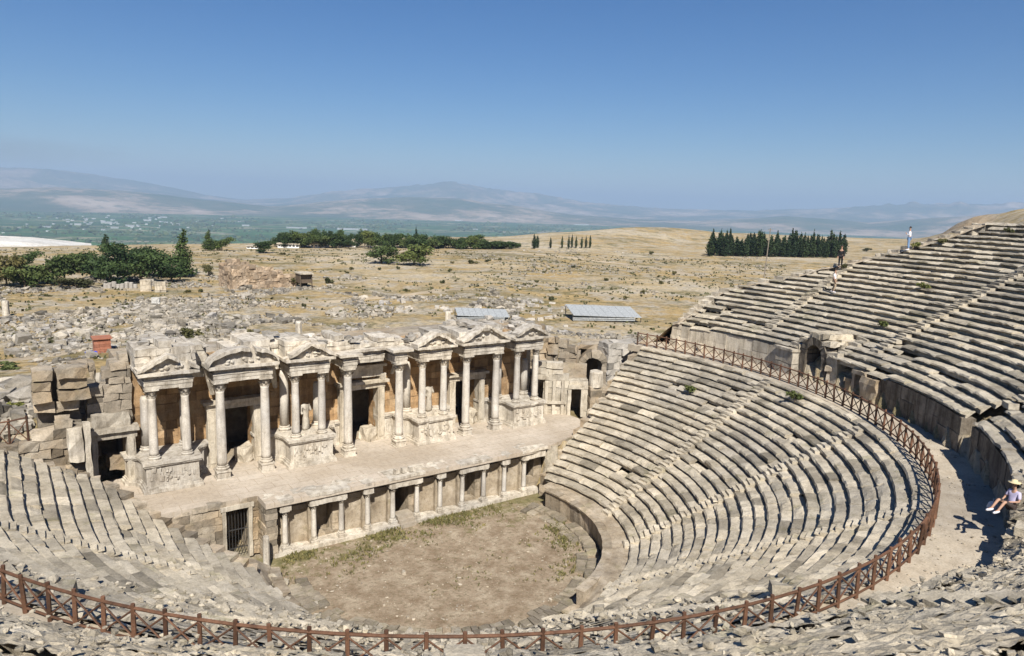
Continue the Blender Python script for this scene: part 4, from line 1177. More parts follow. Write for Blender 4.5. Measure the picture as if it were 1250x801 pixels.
def vault_entrance():
    # arched passage that opens onto the walkway through the upper tier
    th = R(-17.4); p = up_pt(np.array(th), DP+.1); q = up_pt(np.array(th), DP+1.1)
    ang = math.atan2(q[1]-p[1], q[0]-p[0])-math.pi/2
    root = thing('vault_entrance', (p[0], p[1], ZD), 'dark arched tunnel mouth with pale block side wall opening onto the walkway', 'tunnel')
    Mx = frame(p[0], p[1], ang)
    mb = MB()
    arch_ring(mb, (p[0], p[1], ZD+1.65), ang, .78, 1.3, 5.2, 9)
    for s_ in (-1, 1): box(mb, s_*1.04-.25, s_*1.04+.25, 0, 5.2, ZD-.2, ZD+1.65, .6, Mx, jit=.03)
    box(mb, -1.6, 1.6, 5.2, 5.5, ZD-.2, ZD+3.4, 1, Mx)
    part(mb.rough(.05, .4), 'vault', M['dark_stone'], root)  # tunnel shade put into the colour: darker stone makes the inside read black
    mb = MB()
    Rm = Mx
    for zz in (ZD-.1, ZD+.8): 
        x = -3.2
        while x < -1.5:
            w = min(rng.uniform(.7, 1.0), -1.35-x); box(mb, x, x+w-.02, -.55, .75, zz, zz+.86, .4, Mx, tint=rt(), jit=.02); x += w
    box(mb, -3.3, -1.3, -.65, .8, ZD+1.68, ZD+1.85, .4, Mx, tint=.8)
    part(mb.rough(.03, .4), 'side_wall', M['pale'], root)
    mb = MB()
    for s_ in (-1, 1):
        for k in range(7):
            y = .75*k
            box(mb, s_*1.35 if s_ > 0 else -2.3, 2.3 if s_ > 0 else -1.35, y, y+.74, ZD, ZD+2.2+.3*min(k, 5)+rng.uniform(-.15, .1), .5, Mx, tint=rt(), jit=.05)
    for k in range(14):
        a = rng.uniform(.3, 2.8); box(mb, 1.4*math.cos(a)-.35, 1.4*math.cos(a)+.35, rng.uniform(0, 1.2), 2.8, ZD+1.75+1.2*math.sin(a), ZD+1.95+1.35*math.sin(a), .4, Mx, tint=rt(), jit=.06)
    part(mb.rough(.06, .4), 'haunch_blocks', M['seat_upper'], root)
    # big loose pedestal blocks in front of the second opening
    g = 0
    for u, v, w, h, lab in ((1020, 470, 1.2, 1.3, 'tan cube of stone standing on the walkway right of the tunnel mouth'), (1038, 478, .7, .9, 'small reddish stone block between the tan cube and the dark podium wall')):
        X = at_z(u, v, ZD); 
        mb = MB(); box(mb, -w/2, w/2, -w/2, w/2, -.05, h*.8, .3, frame(0, 0, .5), jit=.03); box(mb, -w*.62, w*.62, -w*.6, w*.6, h*.8, h, .3, frame(0, 0, .5), jit=.03); mb.rough(.05, .4)
        o = mb.build('pedestal_block', M['ruin']); o.location = X+np.array([0, 0, .01]); tag(o, lab, 'stone block')
    th = R(-27); p = up_pt(np.array(th), DP+.05); q = up_pt(np.array(th), DP+1.)
    ang = math.atan2(q[1]-p[1], q[0]-p[0])-math.pi/2
    root = thing('wall_opening', (p[0], p[1], ZD), 'small dark niche opening at the near end of pink stone blocks', 'tunnel')
    Mx = frame(p[0], p[1], ang); mb = MB()
    box(mb, .45, 1.9, -.3, .6, ZD-.1, ZD+1.5, .4, Mx, jit=.05, tint=.4); box(mb, -.75, -.45, -.1, .6, ZD-.1, ZD+1.4, .4, Mx, jit=.03); box(mb, -.8, .6, -.15, 2.2, ZD+1.4, ZD+1.7, .4, Mx, jit=.05)
    box(mb, -.7, .7, 2.2, 2.5, ZD-.1, ZD+1.6, .6, Mx); part(mb.rough(.07, .4), 'blocks', M['ruin'], root)
vault_entrance()

# sloping edge of the broken upper wing: fill of rubble between the rows and the hillside
def wing_edge():
    mb = MB()
    d = np.linspace(DP-.1, DP+RUN*NU+1, 40); k = 14
    V = np.zeros((len(d), k, 3))
    for i, dd in enumerate(d):
        y0 = up_limit(dd)-.6
        thA = math.asin(np.clip(y0/(26.17+dd), -1, 1))
        for j in range(k):
            w = j/(k-1)
            p = up_pt(np.array(thA+w*w*.5+w*.08), dd)
            zt = ZU+RISE/RUN*(dd-DP)-RISE*.6
            te = float(terrain(p[0], p[1]))
            V[i, j] = (p[0], p[1], zt+(te-.4-zt)*sstep(.08, .95, w))
    V[..., 2] += .35*fbm(V[..., 0], V[..., 1], 2.2, 4, 33)
    mb.add(V, [(i*k+j, (i+1)*k+j, (i+1)*k+j+1, i*k+j+1) for i in range(len(d)-1) for j in range(k-1)], .5)
    tag(mb.build('hillside', M['ruin'], smooth=False), kind='structure')
wing_edge()

def scatter(n, az0, az1, r0, r1, seed, thr, sc=22, boost=1.):
    r_ = np.random.default_rng(seed)
    a = r_.uniform(az0, az1, n); q = np.sqrt(r_.uniform(r0**2, r1**2, n))
    x, y = -20+q*np.sin(a), -36+q*np.cos(a)
    ok = (fbm(x, y, sc, 4, 77) > thr) & (cavea_z(x, y) < -50) & ~((y < 13.5) & (np.abs(x) < 19))
    x, y = x[ok], y[ok]
    return np.stack([x, y, terrain(x, y)], -1)
mb = MB()
P = np.concatenate([scatter(18000, R(-3), R(24), 62, 185, 3, .07, 13), scatter(9000, R(8), R(36), 92, 150, 43, .10, 16), scatter(5000, R(24), R(46), 62, 110, 44, .12, 14)])
stones(mb, P, rng.lognormal(-.98, .5, len(P)))
P = scatter(7000, R(24), R(60), 110, 330, 4, .30, 26)
stones(mb, P, rng.lognormal(-.9, .4, len(P)))
P = scatter(2600, R(-3), R(10), 44, 75, 5, -.3); stones(mb, P, rng.lognormal(-.7, .5, len(P)))
tag(mb.build('rubble', M['field']), kind='stuff')
# small rubble on the broken near rows and on the orchestra rim
mb = MB()
g = np.radians(rng.uniform(-160, -66, 3600)); d = DP+rng.uniform(0, 14, 3600)
P2 = up_pt(g, d); z = cavea_z(P2[:, 0], P2[:, 1]); k = z > 0
dist = np.hypot(P2[:, 0]-CAM[0], P2[:, 1]-CAM[1]); k &= dist > 6
Q = np.c_[P2, z-.02][k]; stones(mb, Q, rng.lognormal(-2.6, .6, len(Q)))
tt = rng.uniform(0, 1, 1500); g = np.radians(rng.uniform(-158, -88, 1500))
P2 = np.array([low_pt(np.array(a), t) for a, t in zip(g, tt)]); z = cavea_z(P2[:, 0], P2[:, 1]); k = z > 0
Q = np.c_[P2, z-.02][k]; stones(mb, Q, rng.lognormal(-1.9, .5, len(Q)))
g = np.radians(rng.uniform(-150, -66, 700)); d = DP+rng.uniform(-.15, 2.2, 700); P2 = up_pt(g, d); z = cavea_z(P2[:, 0], P2[:, 1]); k = z > 0
Q = np.c_[P2, z-.02][k]; stones(mb, Q, rng.lognormal(-2.35, .45, len(Q)))
g = np.radians(rng.uniform(-158, 12, 1500)); d = rng.beta(.6, .6, 1500)*(DP-.2)+.1; P2 = up_pt(g, d)
stones(mb, np.c_[P2, np.full(1500, ZD)], rng.lognormal(-3.0, .5, 1500))
tag(mb.build('loose_rubble', M['seat_upper']), kind='stuff')
# dry tufts and weeds on the orchestra floor
mb = MB(); V = []
for i in range(3800):
    u = rng.random()
    if u < .5: x = rng.uniform(-8.6, 8.6); y = YS-.2-abs(rng.normal(0, .9)*(1+.10*abs(x)))
    elif u < .8: a_ = rng.uniform(R(-75), R(16)); q = rng.normal(7.9, .6); x, y = q*math.cos(a_), -2.2+q*math.sin(a_)
    else: a_ = rng.uniform(0, 6.28); q = 8.4*math.sqrt(rng.random()); x, y = q*math.cos(a_), -2.2+q*math.sin(a_)
    if y > YS-.15 or math.hypot(x, y+2.2) > 8.9: continue
    if float(fbm(np.array(x), np.array(y), 1.8, 2, 47)) < rng.normal(.04 if u < .8 else .12, .12): continue
    h = rng.uniform(.04, .15)*(1.2 if u < .8 else .7)
    for k in range(4):
        c = np.array([x+rng.normal(0, .07), y+rng.normal(0, .07), .02]); t = rng.normal(0, .06, 2); w = rng.normal(size=2); w = w/np.linalg.norm(w)*rng.uniform(.02, .05)
        V += [c-np.array([w[0], w[1], 0]), c+np.array([w[0], w[1], 0]), c+np.array([t[0]+w[0]*.3, t[1]+w[1]*.3, h]), c+np.array([t[0]-w[0]*.3, t[1]-w[1]*.3, h])]
mb.add(np.array(V), [(4*i, 4*i+1, 4*i+2, 4*i+3) for i in range(len(V)//4)]); mb.t[-1] = np.repeat(rng.random(len(V)//4), 4)
tag(mb.build('grass', M['drygrass']), kind='stuff')
mb = MB(); a_ = rng.uniform(0, 6.28, 900); q = 8.4*np.sqrt(rng.random(900)); x, y = q*np.cos(a_), -2.2+q*np.sin(a_); k = y < YS-.3
stones(mb, np.c_[x, y, 0*x][k], rng.lognormal(-2.9, .5, 900)[k]); tag(mb.build('gravel', M['walk']), kind='stuff')

# individual squared blocks lying among the ruins
protos = []
for k in range(6):
    mb = MB(); box(mb, -.6, .6, -.38, .38, -.1, .55, .35, jit=.05); mb.rough(.09, .5, 20+k)
    o = mb.build('stone_block', M['block']); protos.append(o)
P = scatter(1500, R(-2), R(40), 66, 150, 12, .14, 13)
n_ = 0
for i, p in enumerate(P[:230]):
    o = protos[i % 6]
    if i >= 6: o = o.copy(); COL.objects.link(o)
    s_ = rng.uniform(.45, 1.1)
    o.location = (p[0], p[1], p[2]); o.rotation_euler = (rng.uniform(-.15, .15), rng.uniform(-.15, .15), rng.uniform(0, 6.28)); o.scale = (s_*rng.uniform(.7, 1.5), s_, s_*rng.uniform(.6, 1.2))
    tag(o, 'loose squared pale block lying on the dry ground behind the facade', 'stone block', 'stone blocks strewn over the dry ground')

r_ = np.random.default_rng(44); nw = 0
P = scatter(400, R(-2), R(38), 64, 165, 91, -.02, 20)
for p in P:
    if nw >= 26: break
    nw += 1; a = r_.choice([.35, 1.92])+r_.normal(0, .12); L_ = r_.uniform(3, 11); hh = r_.uniform(.35, 1.3)
    mb = MB(); ashlar(mb, (-L_/2, 0), (L_/2, 0), -.5, hh*1.5, .8, .38, .7, (), lambda q, h=hh, f=r_.uniform(0, 6): h*(.6+.4*math.sin(q*.9+f)), .05, nw, .1); mb.rough(.08, .5)
    o = mb.build('low_wall', M['field']); o.location = p; o.rotation_euler = (0, 0, a); tag(o, 'low broken field stone wall stub among the ruins behind the facade', 'ruin', 'low wall stubs in the ruin field', 'thing')
def path(pts, w):
    C_ = [at(*q) for q in pts]; C_ = [c for c in C_ if c is not None]; D = []
    for a, b in zip(C_[:-1], C_[1:]):
        n_ = max(2, int(np.linalg.norm(b-a)/2.5)); D += [a+(b-a)*k/n_ for k in range(n_)]
    D.append(C_[-1]); D = np.array(D); T = np.gradient(D[:, :2], axis=0); T /= np.linalg.norm(T, axis=1)[:, None]; N_ = np.stack([-T[:, 1], T[:, 0]], -1)
    V = []
    for i in range(len(D)):
        for sgn in (-1, -.33, .33, 1):
            q = D[i, :2]+N_[i]*sgn*w*(1+.25*float(vnoise(np.array([i*.7, sgn, 3.]), 4))); V.append((q[0], q[1], float(terrain(q[0], q[1]))+(.05 if abs(sgn) < 1 else .0)))
    mb = MB(); mb.add(V, [(i*4+j, (i+1)*4+j, (i+1)*4+j+1, i*4+j+1)[::-1] for i in range(len(D)-1) for j in range(3)], .6)
    tag(mb.build('dirt_path', M['dirt'], smooth=True), kind='structure')
M['dirt'] = stone_mat('dirt', (.34, .27, .18), (.46, .38, .27), (.52, .45, .34), stain=(.28, .22, .14), stain_amt=.5, sc=.25, bump=.05)
path([(0, 442), (60, 434), (110, 424), (170, 406), (230, 388), (290, 374), (400, 369), (480, 362), (560, 352)], 1.3)
path([(380, 318), (440, 312), (530, 306), (640, 309), (760, 322), (860, 338)], 2.2)
# ------------------------------------------------------------------ plants
def crown(mb, lobes, n, leaf, seed=0):
    r_ = np.random.default_rng(seed)
    w = np.array([l[1][0]*l[1][1]*l[1][2] for l in lobes])**.7; w /= w.sum()
    k = r_.choice(len(lobes), n, p=w)
    C = np.array([l[0] for l in lobes])[k]; A = np.array([l[1] for l in lobes])[k]
    u = r_.normal(size=(n, 3)); u /= np.linalg.norm(u, axis=1)[:, None]
    rad = r_.random(n)**.38
    P = C+A*u*rad[:, None]*(1+.18*r_.normal(size=(n, 1)))
    a = r_.normal(size=(n, 3)); a /= np.linalg.norm(a, axis=1)[:, None]
    b = np.cross(a, r_.normal(size=(n, 3))); b /= np.linalg.norm(b, axis=1)[:, None]
    s_ = leaf*r_.uniform(.6, 1.4, (n, 1))
    V = np.stack([P-a*s_, P+b*s_*.6, P+a*s_, P-b*s_*.6], 1).reshape(-1, 3)
    o = mb.n
    mb.v.append(V); mb.n += len(V); mb.f.extend([(o+4*i, o+4*i+1, o+4*i+2, o+4*i+3) for i in range(n)])
    lt = np.clip(.5+.22*r_.normal(size=len(lobes)), 0, 1)[k]+r_.normal(0, .18, n)
    mb.t.append(np.repeat(np.clip(lt, 0, 1), 4))

def make_tree(kind, h, w, seed):
    r_ = np.random.default_rng(seed)
    cr, tr = MB(), MB()
    if kind == 'pine':
        lobes = [((r_.uniform(-.32, .32)*w, r_.uniform(-.32, .32)*w, h*r_.uniform(.25, .86)), (w*r_.uniform(.22, .36), w*r_.uniform(.22, .36), h*r_.uniform(.12, .19))) for _ in range(13)]
        crown(cr, lobes, 2200, .32, seed); th_ = .7
    elif kind == 'conifer':
        lobes = [((r_.uniform(-.1, .1)*w, r_.uniform(-.1, .1)*w, h*(.12+.84*f)), (w*.5*(1-.85*f)*r_.uniform(.75, 1.1)+.2, w*.5*(1-.85*f)*r_.uniform(.75, 1.1)+.2, h*.075)) for f in np.linspace(0, 1, 11)]
        crown(cr, lobes, 2000, .3, seed); th_ = .85
    elif kind == 'cypress':
        lobes = [((r_.uniform(-.06, .06)*w, r_.uniform(-.06, .06)*w, h*f), (w*.5*q*r_.uniform(.8, 1.1), w*.5*q*r_.uniform(.8, 1.1), h*.12)) for f, q in ((.12, .7), (.25, .95), (.4, 1.), (.55, .92), (.7, .72), (.83, .45), (.94, .2))]
        crown(cr, lobes, 900, .3, seed); th_ = .5
    elif kind == 'broad':
        lobes = [((r_.uniform(-.34, .34)*w, r_.uniform(-.34, .34)*w, h*r_.uniform(.24, .82)), (w*r_.uniform(.18, .29), w*r_.uniform(.16, .27), h*r_.uniform(.13, .22))) for _ in range(12)]
        crown(cr, lobes, 1900, .3, seed); th_ = .6
    else:                                   # scrub
        lobes = [((r_.uniform(-.35, .35)*w, r_.uniform(-.35, .35)*w, h*r_.uniform(.3, .7)), (w*r_.uniform(.15, .28), w*r_.uniform(.15, .28), h*r_.uniform(.2, .32))) for _ in range(7)]
        crown(cr, lobes, 420, .2, seed); th_ = .4
    t0 = .028*h+.05
    tube(tr, [(0, 0, -.3), (.02*w, 0, h*th_*.4), (-.02*w, .02*w, h*th_)], [t0, t0*.75, t0*.25], 7)
    for k in range(4):
        a = r_.uniform(0, 6.28); z = h*th_*r_.uniform(.4, .8)
        tube(tr, [(0, 0, z), (.2*w*math.cos(a), .2*w*math.sin(a), z+.12*h)], [t0*.45, t0*.15], 5)
    return cr, tr
PROTO = {}
def plant(kind, name, p, h, w, label, cat, group=None, mat='pine', var=0, rz=None):
    key = (kind, mat, var)
    H0 = {'pine': (9., 8.), 'conifer': (11., 6.), 'cypress': (10., 2.6), 'broad': (6.5, 7.), 'scrub': (1.6, 2.2)}[kind]
    if key not in PROTO:
        cr, tr = make_tree(kind, H0[0], H0[1], 300+var*17+len(kind))
        root = thing(name, (0, 0, 0), label, cat, group)
        cr.build('crown', M[mat], root); tr.build('trunk' if kind != 'scrub' else 'stem', M['bark'], root)
        PROTO[key] = root; o = root
    else:
        o = copy_tree(PROTO[key]); o.name = name
    o.location = (p[0], p[1], p[2]-.1); o.scale = (w/H0[1], w/H0[1], h/H0[0]); o.rotation_euler = (0, 0, rng.uniform(0, 6.28) if rz is None else rz)
    tag(o, label, cat, group)
    return o

def plant_px(kind, name, u, vb, vt, wpx, label, cat, group=None, mat='pine', var=0):
    p = at(u, vb)
    if p is None: return
    k = mpp(p); plant(kind, name, p, max(.5, (vb-vt)*k), wpx*k, label, cat, group, mat, var)

# pines at the left edge of the plain of ruins
G = 'trees clustered at the left edge of the ruins'
for i, (u, vb, vt, w, kind, mat, lab) in enumerate([
    (225, 338, 281, 26, 'conifer', 'pine', 'tallest dark conifer at the right end of the tree cluster'),
    (152, 345, 296, 46, 'pine', 'pine', 'broad dark pine in the middle of the tree cluster'),
    (195, 338, 300, 44, 'pine', 'pine', 'wide dark pine just left of the tallest conifer'),
    (118, 342, 298, 40, 'pine', 'pine', 'rounded dark pine on the left side of the tree cluster'),
    (58, 346, 312, 44, 'broad', 'broad', 'round yellowish green tree below the white terrace'),
    (80, 348, 308, 38, 'broad', 'broad', 'olive green tree between the yellowish tree and the dark pines'),
    (8, 350, 308, 34, 'broad', 'scrub', 'grey green tree at the left border of the photo'),
    (33, 328, 304, 26, 'broad', 'pine', 'small dark rounded tree standing just below the white terrace'),
    (130, 308, 286, 14, 'conifer', 'pine', 'small pointed conifer rising behind the dark pines'),
    (172, 322, 294, 34, 'pine', 'pine', 'dark pine top showing behind the middle of the cluster'),
    (92, 352, 336, 34, 'broad', 'scrub', 'low grey brown thicket tree at the foot of the cluster'),
    (254, 337, 322, 12, 'broad', 'scrub', 'small round green tree right of the tallest conifer'),
    (255, 306, 281, 14, 'conifer', 'pine', 'slim dark conifer alone at the plateau edge'),
    (271, 306, 288, 20, 'broad', 'pine', 'dark rounded tree beside the slim conifer at the plateau edge'),
    (322, 309, 293, 22, 'broad', 'pine', 'lone dark green tree on the pale field'),
    (100, 330, 300, 34, 'pine', 'pine', 'dark pine behind the rounded one on the left side of the cluster'),
    (172, 346, 308, 40, 'pine', 'pine', 'low spreading pine in the front middle of the tree cluster'),
    (135, 350, 318, 36, 'broad', 'pine', 'low dark tree in front of the broad pine in the cluster'),
    (210, 345, 312, 34, 'pine', 'pine', 'low dark pine at the foot of the tallest conifer'),
    (30, 352, 322, 36, 'broad', 'broad', 'low olive green tree left of the yellowish tree'),
    (465, 322, 299, 34, 'broad', 'broad', 'left one of two bushy green trees on the pale field'),
    (505, 324, 296, 38, 'broad', 'broad', 'right and bigger of two bushy green trees on the pale field')]):
    w *= 1.15
    plant_px(kind, 'pine_tree' if kind == 'pine' else 'conifer_tree' if kind == 'conifer' else 'tree', u, vb, vt, w, lab, 'tree', G if i < 12 or 'cluster' in lab or 'foot' in lab or 'low' in lab else None, mat, i % 3)
# belt of trees along the far edge
for i in range(58):
    u = 343+i*4.9+rng.uniform(-2, 2); vb = 302+rng.uniform(-1, 1.5)+(.004*(u-345))
    h = (21 if u < 425 else 20 if 440 < u < 500 else 16)+rng.uniform(-5, 3)-(6 if u > 590 else 0)
    if 426 < u < 438: continue
    plant_px('broad' if rng.random() < .75 else 'pine', 'belt_tree', u, vb, vb-h, rng.uniform(14, 23), 'dark green tree in the long tree belt at the far edge of the field', 'tree', 'trees in the belt along the field edge', 'pine' if rng.random() < .7 else 'broad', i % 3)
plant_px('cypress', 'cypress_tree', 508, 300, 278, 5, 'single thin cypress spire sticking out of the far tree belt', 'tree', None, 'cypress', 0)
for i, u in enumerate((652, 656, 672, 686, 694, 698, 703, 710, 715, 720)):
    plant_px('cypress', 'cypress_tree', u, 303.5+rng.uniform(-1, .5), 288+rng.uniform(-2, 2), 3.4 if i > 1 else 6, 'thin dark cypress in the sparse row right of the tree belt', 'tree', 'cypresses in the sparse row', 'cypress', i % 2)
plant_px('broad', 'tree', 628, 303, 294, 16, 'low round dark bush tree just left of the sparse cypress row', 'tree', None, 'pine', 1)
# cypress grove
A0, A1 = at(868, 313), at(1030, 315)
for row in range(4):
    nn = 24
    for k in range(nn):
        f = (k+rng.uniform(-.25, .25)+.5*(row % 2))/nn
        x = A0[0]+(A1[0]-A0[0])*f; y = A0[1]+(A1[1]-A0[1])*f
        dx, dy = x+20, y+36; L = math.hypot(dx, dy)
        x += dx/L*(row*4.5+rng.uniform(-1.5, 1.5)); y += dy/L*(row*4.5+rng.uniform(-1.5, 1.5))
        if rng.random() < .15: continue
        z = float(terrain(x, y))
        plant('cypress', 'cypress_tree', (x, y, z), rng.uniform(7., 12.2), rng.uniform(2.2, 4.2), 'dark upright cypress in the dense grove behind the right seating', 'tree', 'cypresses of the dense grove', 'cypress', (row+k) % 4)
# scrub bushes
for i, (u, vb, hpx, wpx) in enumerate([(233, 413, 17, 24), (299, 412, 14, 20)]):
    plant_px('scrub', 'shrub', u, vb, vb-hpx, wpx, ('spiky green shrub above the left pediment', 'spiky green shrub above the arched pediment')[i], 'shrub', None, 'scrub', i)
sc = [(577, 322, 6, 13), (595, 320, 4, 6), (664, 334, 4, 5), (740, 343, 5, 6), (804, 339, 4, 4), (823, 336, 6, 6), (807, 347, 6, 6), (785, 358, 5, 6), (763, 366, 6, 6), (673, 367, 7, 7), (640, 349, 4, 5), (795, 311, 5, 6), (402, 346, 9, 12), (366, 350, 14, 16), (429, 330, 5, 6), (424, 334, 4, 5), (486, 329, 5, 5), (552, 322, 4, 5), (540, 346, 6, 7), (549, 332, 5, 5), (463, 330, 4, 4), (497, 356, 5, 7), (371, 375, 6, 6), (245, 357, 5, 7), (229, 357, 5, 8), (57, 362, 4, 10), (320, 309, 5, 9), (345, 311, 4, 8), (1058, 307, 5, 9), (1030, 330, 5, 8), (610, 318, 4, 5), (700, 327, 4, 5), (655, 345, 4, 6), (680, 354, 4, 5), (10, 450, 9, 30), (25, 470, 9, 28), (15, 500, 12, 26), (34, 480, 8, 16), (1150, 297, 6, 10), (1200, 268, 4, 10), (1232, 284, 4, 9)]
for i, (u, vb, hp, wp) in enumerate(sc):
    lf = u < 60 and vb > 440
    plant_px('scrub', 'shrub', u, vb, vb-hp, wp, 'low green scrub on the slope left of the huge stone pier' if lf else 'small dark scrub bush on the dry grass behind the theatre', 'shrub', 'scrub by the huge pier' if lf else 'scrub bushes on the dry grass', 'weed' if lf else 'scrub', i % 3)
# weeds in the seats
for i, (u, v, w, lab) in enumerate([(1078, 398, 12, 'green weed tuft growing in the upper rows below the standing people'), (1127, 357, 12, 'green weed tuft between the upper seat rows by the stair'), (842, 478, 14, 'pale green weed tuft in the lower rows'), (970, 490, 16, 'yellow green weed tuft just below the wooden fence'), (1118, 303, 10, 'dark green bush beside the person in white at the rim')]):
    p = at(u, v); k = mpp(p)
    plant('scrub', 'weed', p, w*.8*k, w*k, lab, 'plant', None, 'weed', i % 2)

mb = MB()
P = scatter(5200, R(-3), R(56), 62, 300, 31, -.05, 17)
for q, n_ in ((P, 3),):
    V = []; 
    for p in q:
        w = rng.uniform(.15, .55)
        for k in range(n_):
            c = p+np.array([rng.normal(0, w*.6), rng.normal(0, w*.6), w*.35]); a = rng.normal(size=3); a /= np.linalg.norm(a); b = np.cross(a, rng.normal(size=3)); b /= np.linalg.norm(b)
            V += [c-a*w*.7, c+b*w*.5, c+a*w*.7, c-b*w*.5]
    V = np.array(V); mb.add(V, [(4*i, 4*i+1, 4*i+2, 4*i+3) for i in range(len(V)//4)])
    mb.t[-1] = np.repeat(rng.random(len(V)//4), 4)
tag(mb.build('weeds', M['scrub']), kind='stuff')
# ------------------------------------------------------------------ things among the ruins
def px_thing(u, v): p = at(u, v); return p, mpp(p)
# column stumps
for u, vb, hp, wp, lab in [(365, 412, 20, 8, 'white column stump standing right behind the facade top'), (547, 397, 17, 8, 'white column stump beside the left metal shelter'), (8, 386, 19, 8, 'pale upright stone at the left border'), (587, 316, 0, 0, '')][:3]:
    p, k = px_thing(u, vb); r_ = wp*k/2; h = hp*k
    mb = MB(); lathe(mb, [(r_*1.15, -.3), (r_*1.15, .12*h), (r_, .14*h), (r_*.95, .9*h), (r_*.8, h)], 0, 0, 0, 12, wob=.05); mb.rough(.06, .5)
    o = mb.build('column_stump', M['marble']); o.location = p; tag(o, lab, 'column')
for i in range(8):
    u = 129+i*5.2; p, k = px_thing(u, 352); h = rng.uniform(5, 9)*k
    mb = MB(); lathe(mb, [(.42, -.3), (.4, h*.9), (.3, h)], 0, 0, 0, 9, wob=.06)
    o = mb.build('column_stump', M['block']); o.location = p; tag(o, 'short pale column stump in the row below the dark pines', 'column', 'column stumps below the pines')
for u, vb, w, h, lab in ((178, 356, 12, 14, 'squarish pale wall stump right of the short column stumps'), (196, 357, 12, 13, 'second pale wall stump between the first and the ruined brick hall'), (190, 373, 9, 9, 'bright white stone slab standing alone in the ruins')):
    p, k = px_thing(u, vb); mb = MB()
    ashlar(mb, (-w*k/2, 0), (w*k/2, 0), -.4, h*k, .9, .7, 1.1, (), None, .05, u, .06); mb.rough(.08, .5)
    o = mb.build('wall_stump', M['travertine'] if u == 190 else M['pale']); o.location = p; o.rotation_euler = (0, 0, -.3); tag(o, lab, 'ruin', None, 'thing')
def hall():
    p0, p1 = at(284, 354), at(362, 350); L = np.linalg.norm(p1[:2]-p0[:2]); k = mpp(p0)
    root = thing('ruined_hall', tuple(p0), 'ruined tan brick hall with jagged top standing on the dry field', 'ruin')
    ang = math.atan2(p1[1]-p0[1], p1[0]-p0[0]); Mx = frame(0, 0, ang)
    hz = lambda s: float(np.interp(s/L, [0, .1, .3, .42, .6, .8, 1], [30, 33, 35, 30, 24, 23, 17]))*k
    for nm, q0, q1, f in (('front_wall', (0, 0), (L, 0), hz), ('side_wall', (0, 7), (0, 0), lambda s: 31*k), ('back_wall', (0, 7.), (L, 7.), lambda s: hz(s)+.6)):
        mb = MB(); a = Mx[0][:2, :2]@np.array(q0, float)+p0[:2]; b = Mx[0][:2, :2]@np.array(q1, float)+p0[:2]
        ashlar(mb, a, b, p0[2]-.6, p0[2]+38*k, 1.2, .7, 1.1, (), f, .08, 200+len(nm), .12); part(mb.rough(.12, .7), nm, M['tanruin'], root)
    p, k = px_thing(371, 351); root = thing('roofed_kiosk', tuple(p), 'small dark roofed hut right of the ruined tan hall', 'hut')
    mb = MB(); w = 7*k
    for sx in (-1, 1):
        for sy in (-1, 1):
            mb = MB(); tube(mb, [p+np.array([sx*w, sy*1.5, -.3]), p+np.array([sx*w, sy*1.5, 17*k])], .12, 6); part(mb, 'post', M['bark'], root)
    mb = MB(); box(mb, p[0]-w*1.15, p[0]+w*1.15, p[1]-2.2, p[1]+2.2, p[2]+17*k, p[2]+18.5*k, 1); part(mb, 'roof', M['pale'], root)
    mb = MB(); box(mb, p[0]-w, p[0]+w, p[1]-1.2, p[1]+1.6, p[2]+6*k, p[2]+16.9*k, 1); part(mb, 'cabin', M['bark'], root)
hall()
def shelter(u0, v0, u1, v1, hp, dep, lab, tilt, seed):
    p0, p1 = at(u0, v0), at(u1, v1); d = p1-p0; d[2] = 0; L = np.linalg.norm(d); ang = math.atan2(d[1], d[0]); k = mpp(p0)
    zb = min(p0[2], p1[2]); h = hp*k
    root = thing('shelter', tuple(p0), lab, 'shelter'); Mx = frame(p0[0], p0[1], ang, zb)
    n = 4
    for i in range(n+1):
        for y in (0, dep):
            mb = MB(); x = L*i/n; q = np.array([x, y, -.6])@Mx[0].T+Mx[1]; q2 = q.copy(); q2[2] = zb+h*(1-tilt*i/n)+(.12*dep if y else 0)
            tube(mb, [q, q2], .07, 6); part(mb, 'post', M['iron'], root)
    mb = MB()
    for i in range(n*2):
        x0, x1 = L*i/(n*2), L*(i+1)/(n*2)-.03
        z0, z1 = h*(1-tilt*i/(n*2)), h*(1-tilt*(i+1)/(n*2))
        V = [(x0, -.5, z0), (x1, -.5, z1), (x1, dep+.5, z1+.15*dep), (x0, dep+.5, z0+.15*dep)]
        V = np.array(V+[(a, b, c+.08) for a, b, c in V])@Mx[0].T+Mx[1]
        mb.add(V, [(3, 2, 1, 0), (4, 5, 6, 7), (0, 1, 5, 4), (1, 2, 6, 5), (2, 3, 7, 6), (3, 0, 4, 7)])
    part(mb, 'roof', M['sheet'], root)
    mb = MB(); 
    for z0 in (.55, .3): box(mb, -.1, L*.9, -.56, -.5, h*z0, h*(z0+.16), 2, Mx)
    part(mb, 'side_sheet', M['sheet'], root)
shelter(699, 392, 782, 394, 8.5, 6., 'long pale metal roofed shelter in front of the dry field', .25, 1)
shelter(558, 391, 622, 391, 6, 4., 'smaller pale shelter with dark open side beside the white column stump', .3, 2)
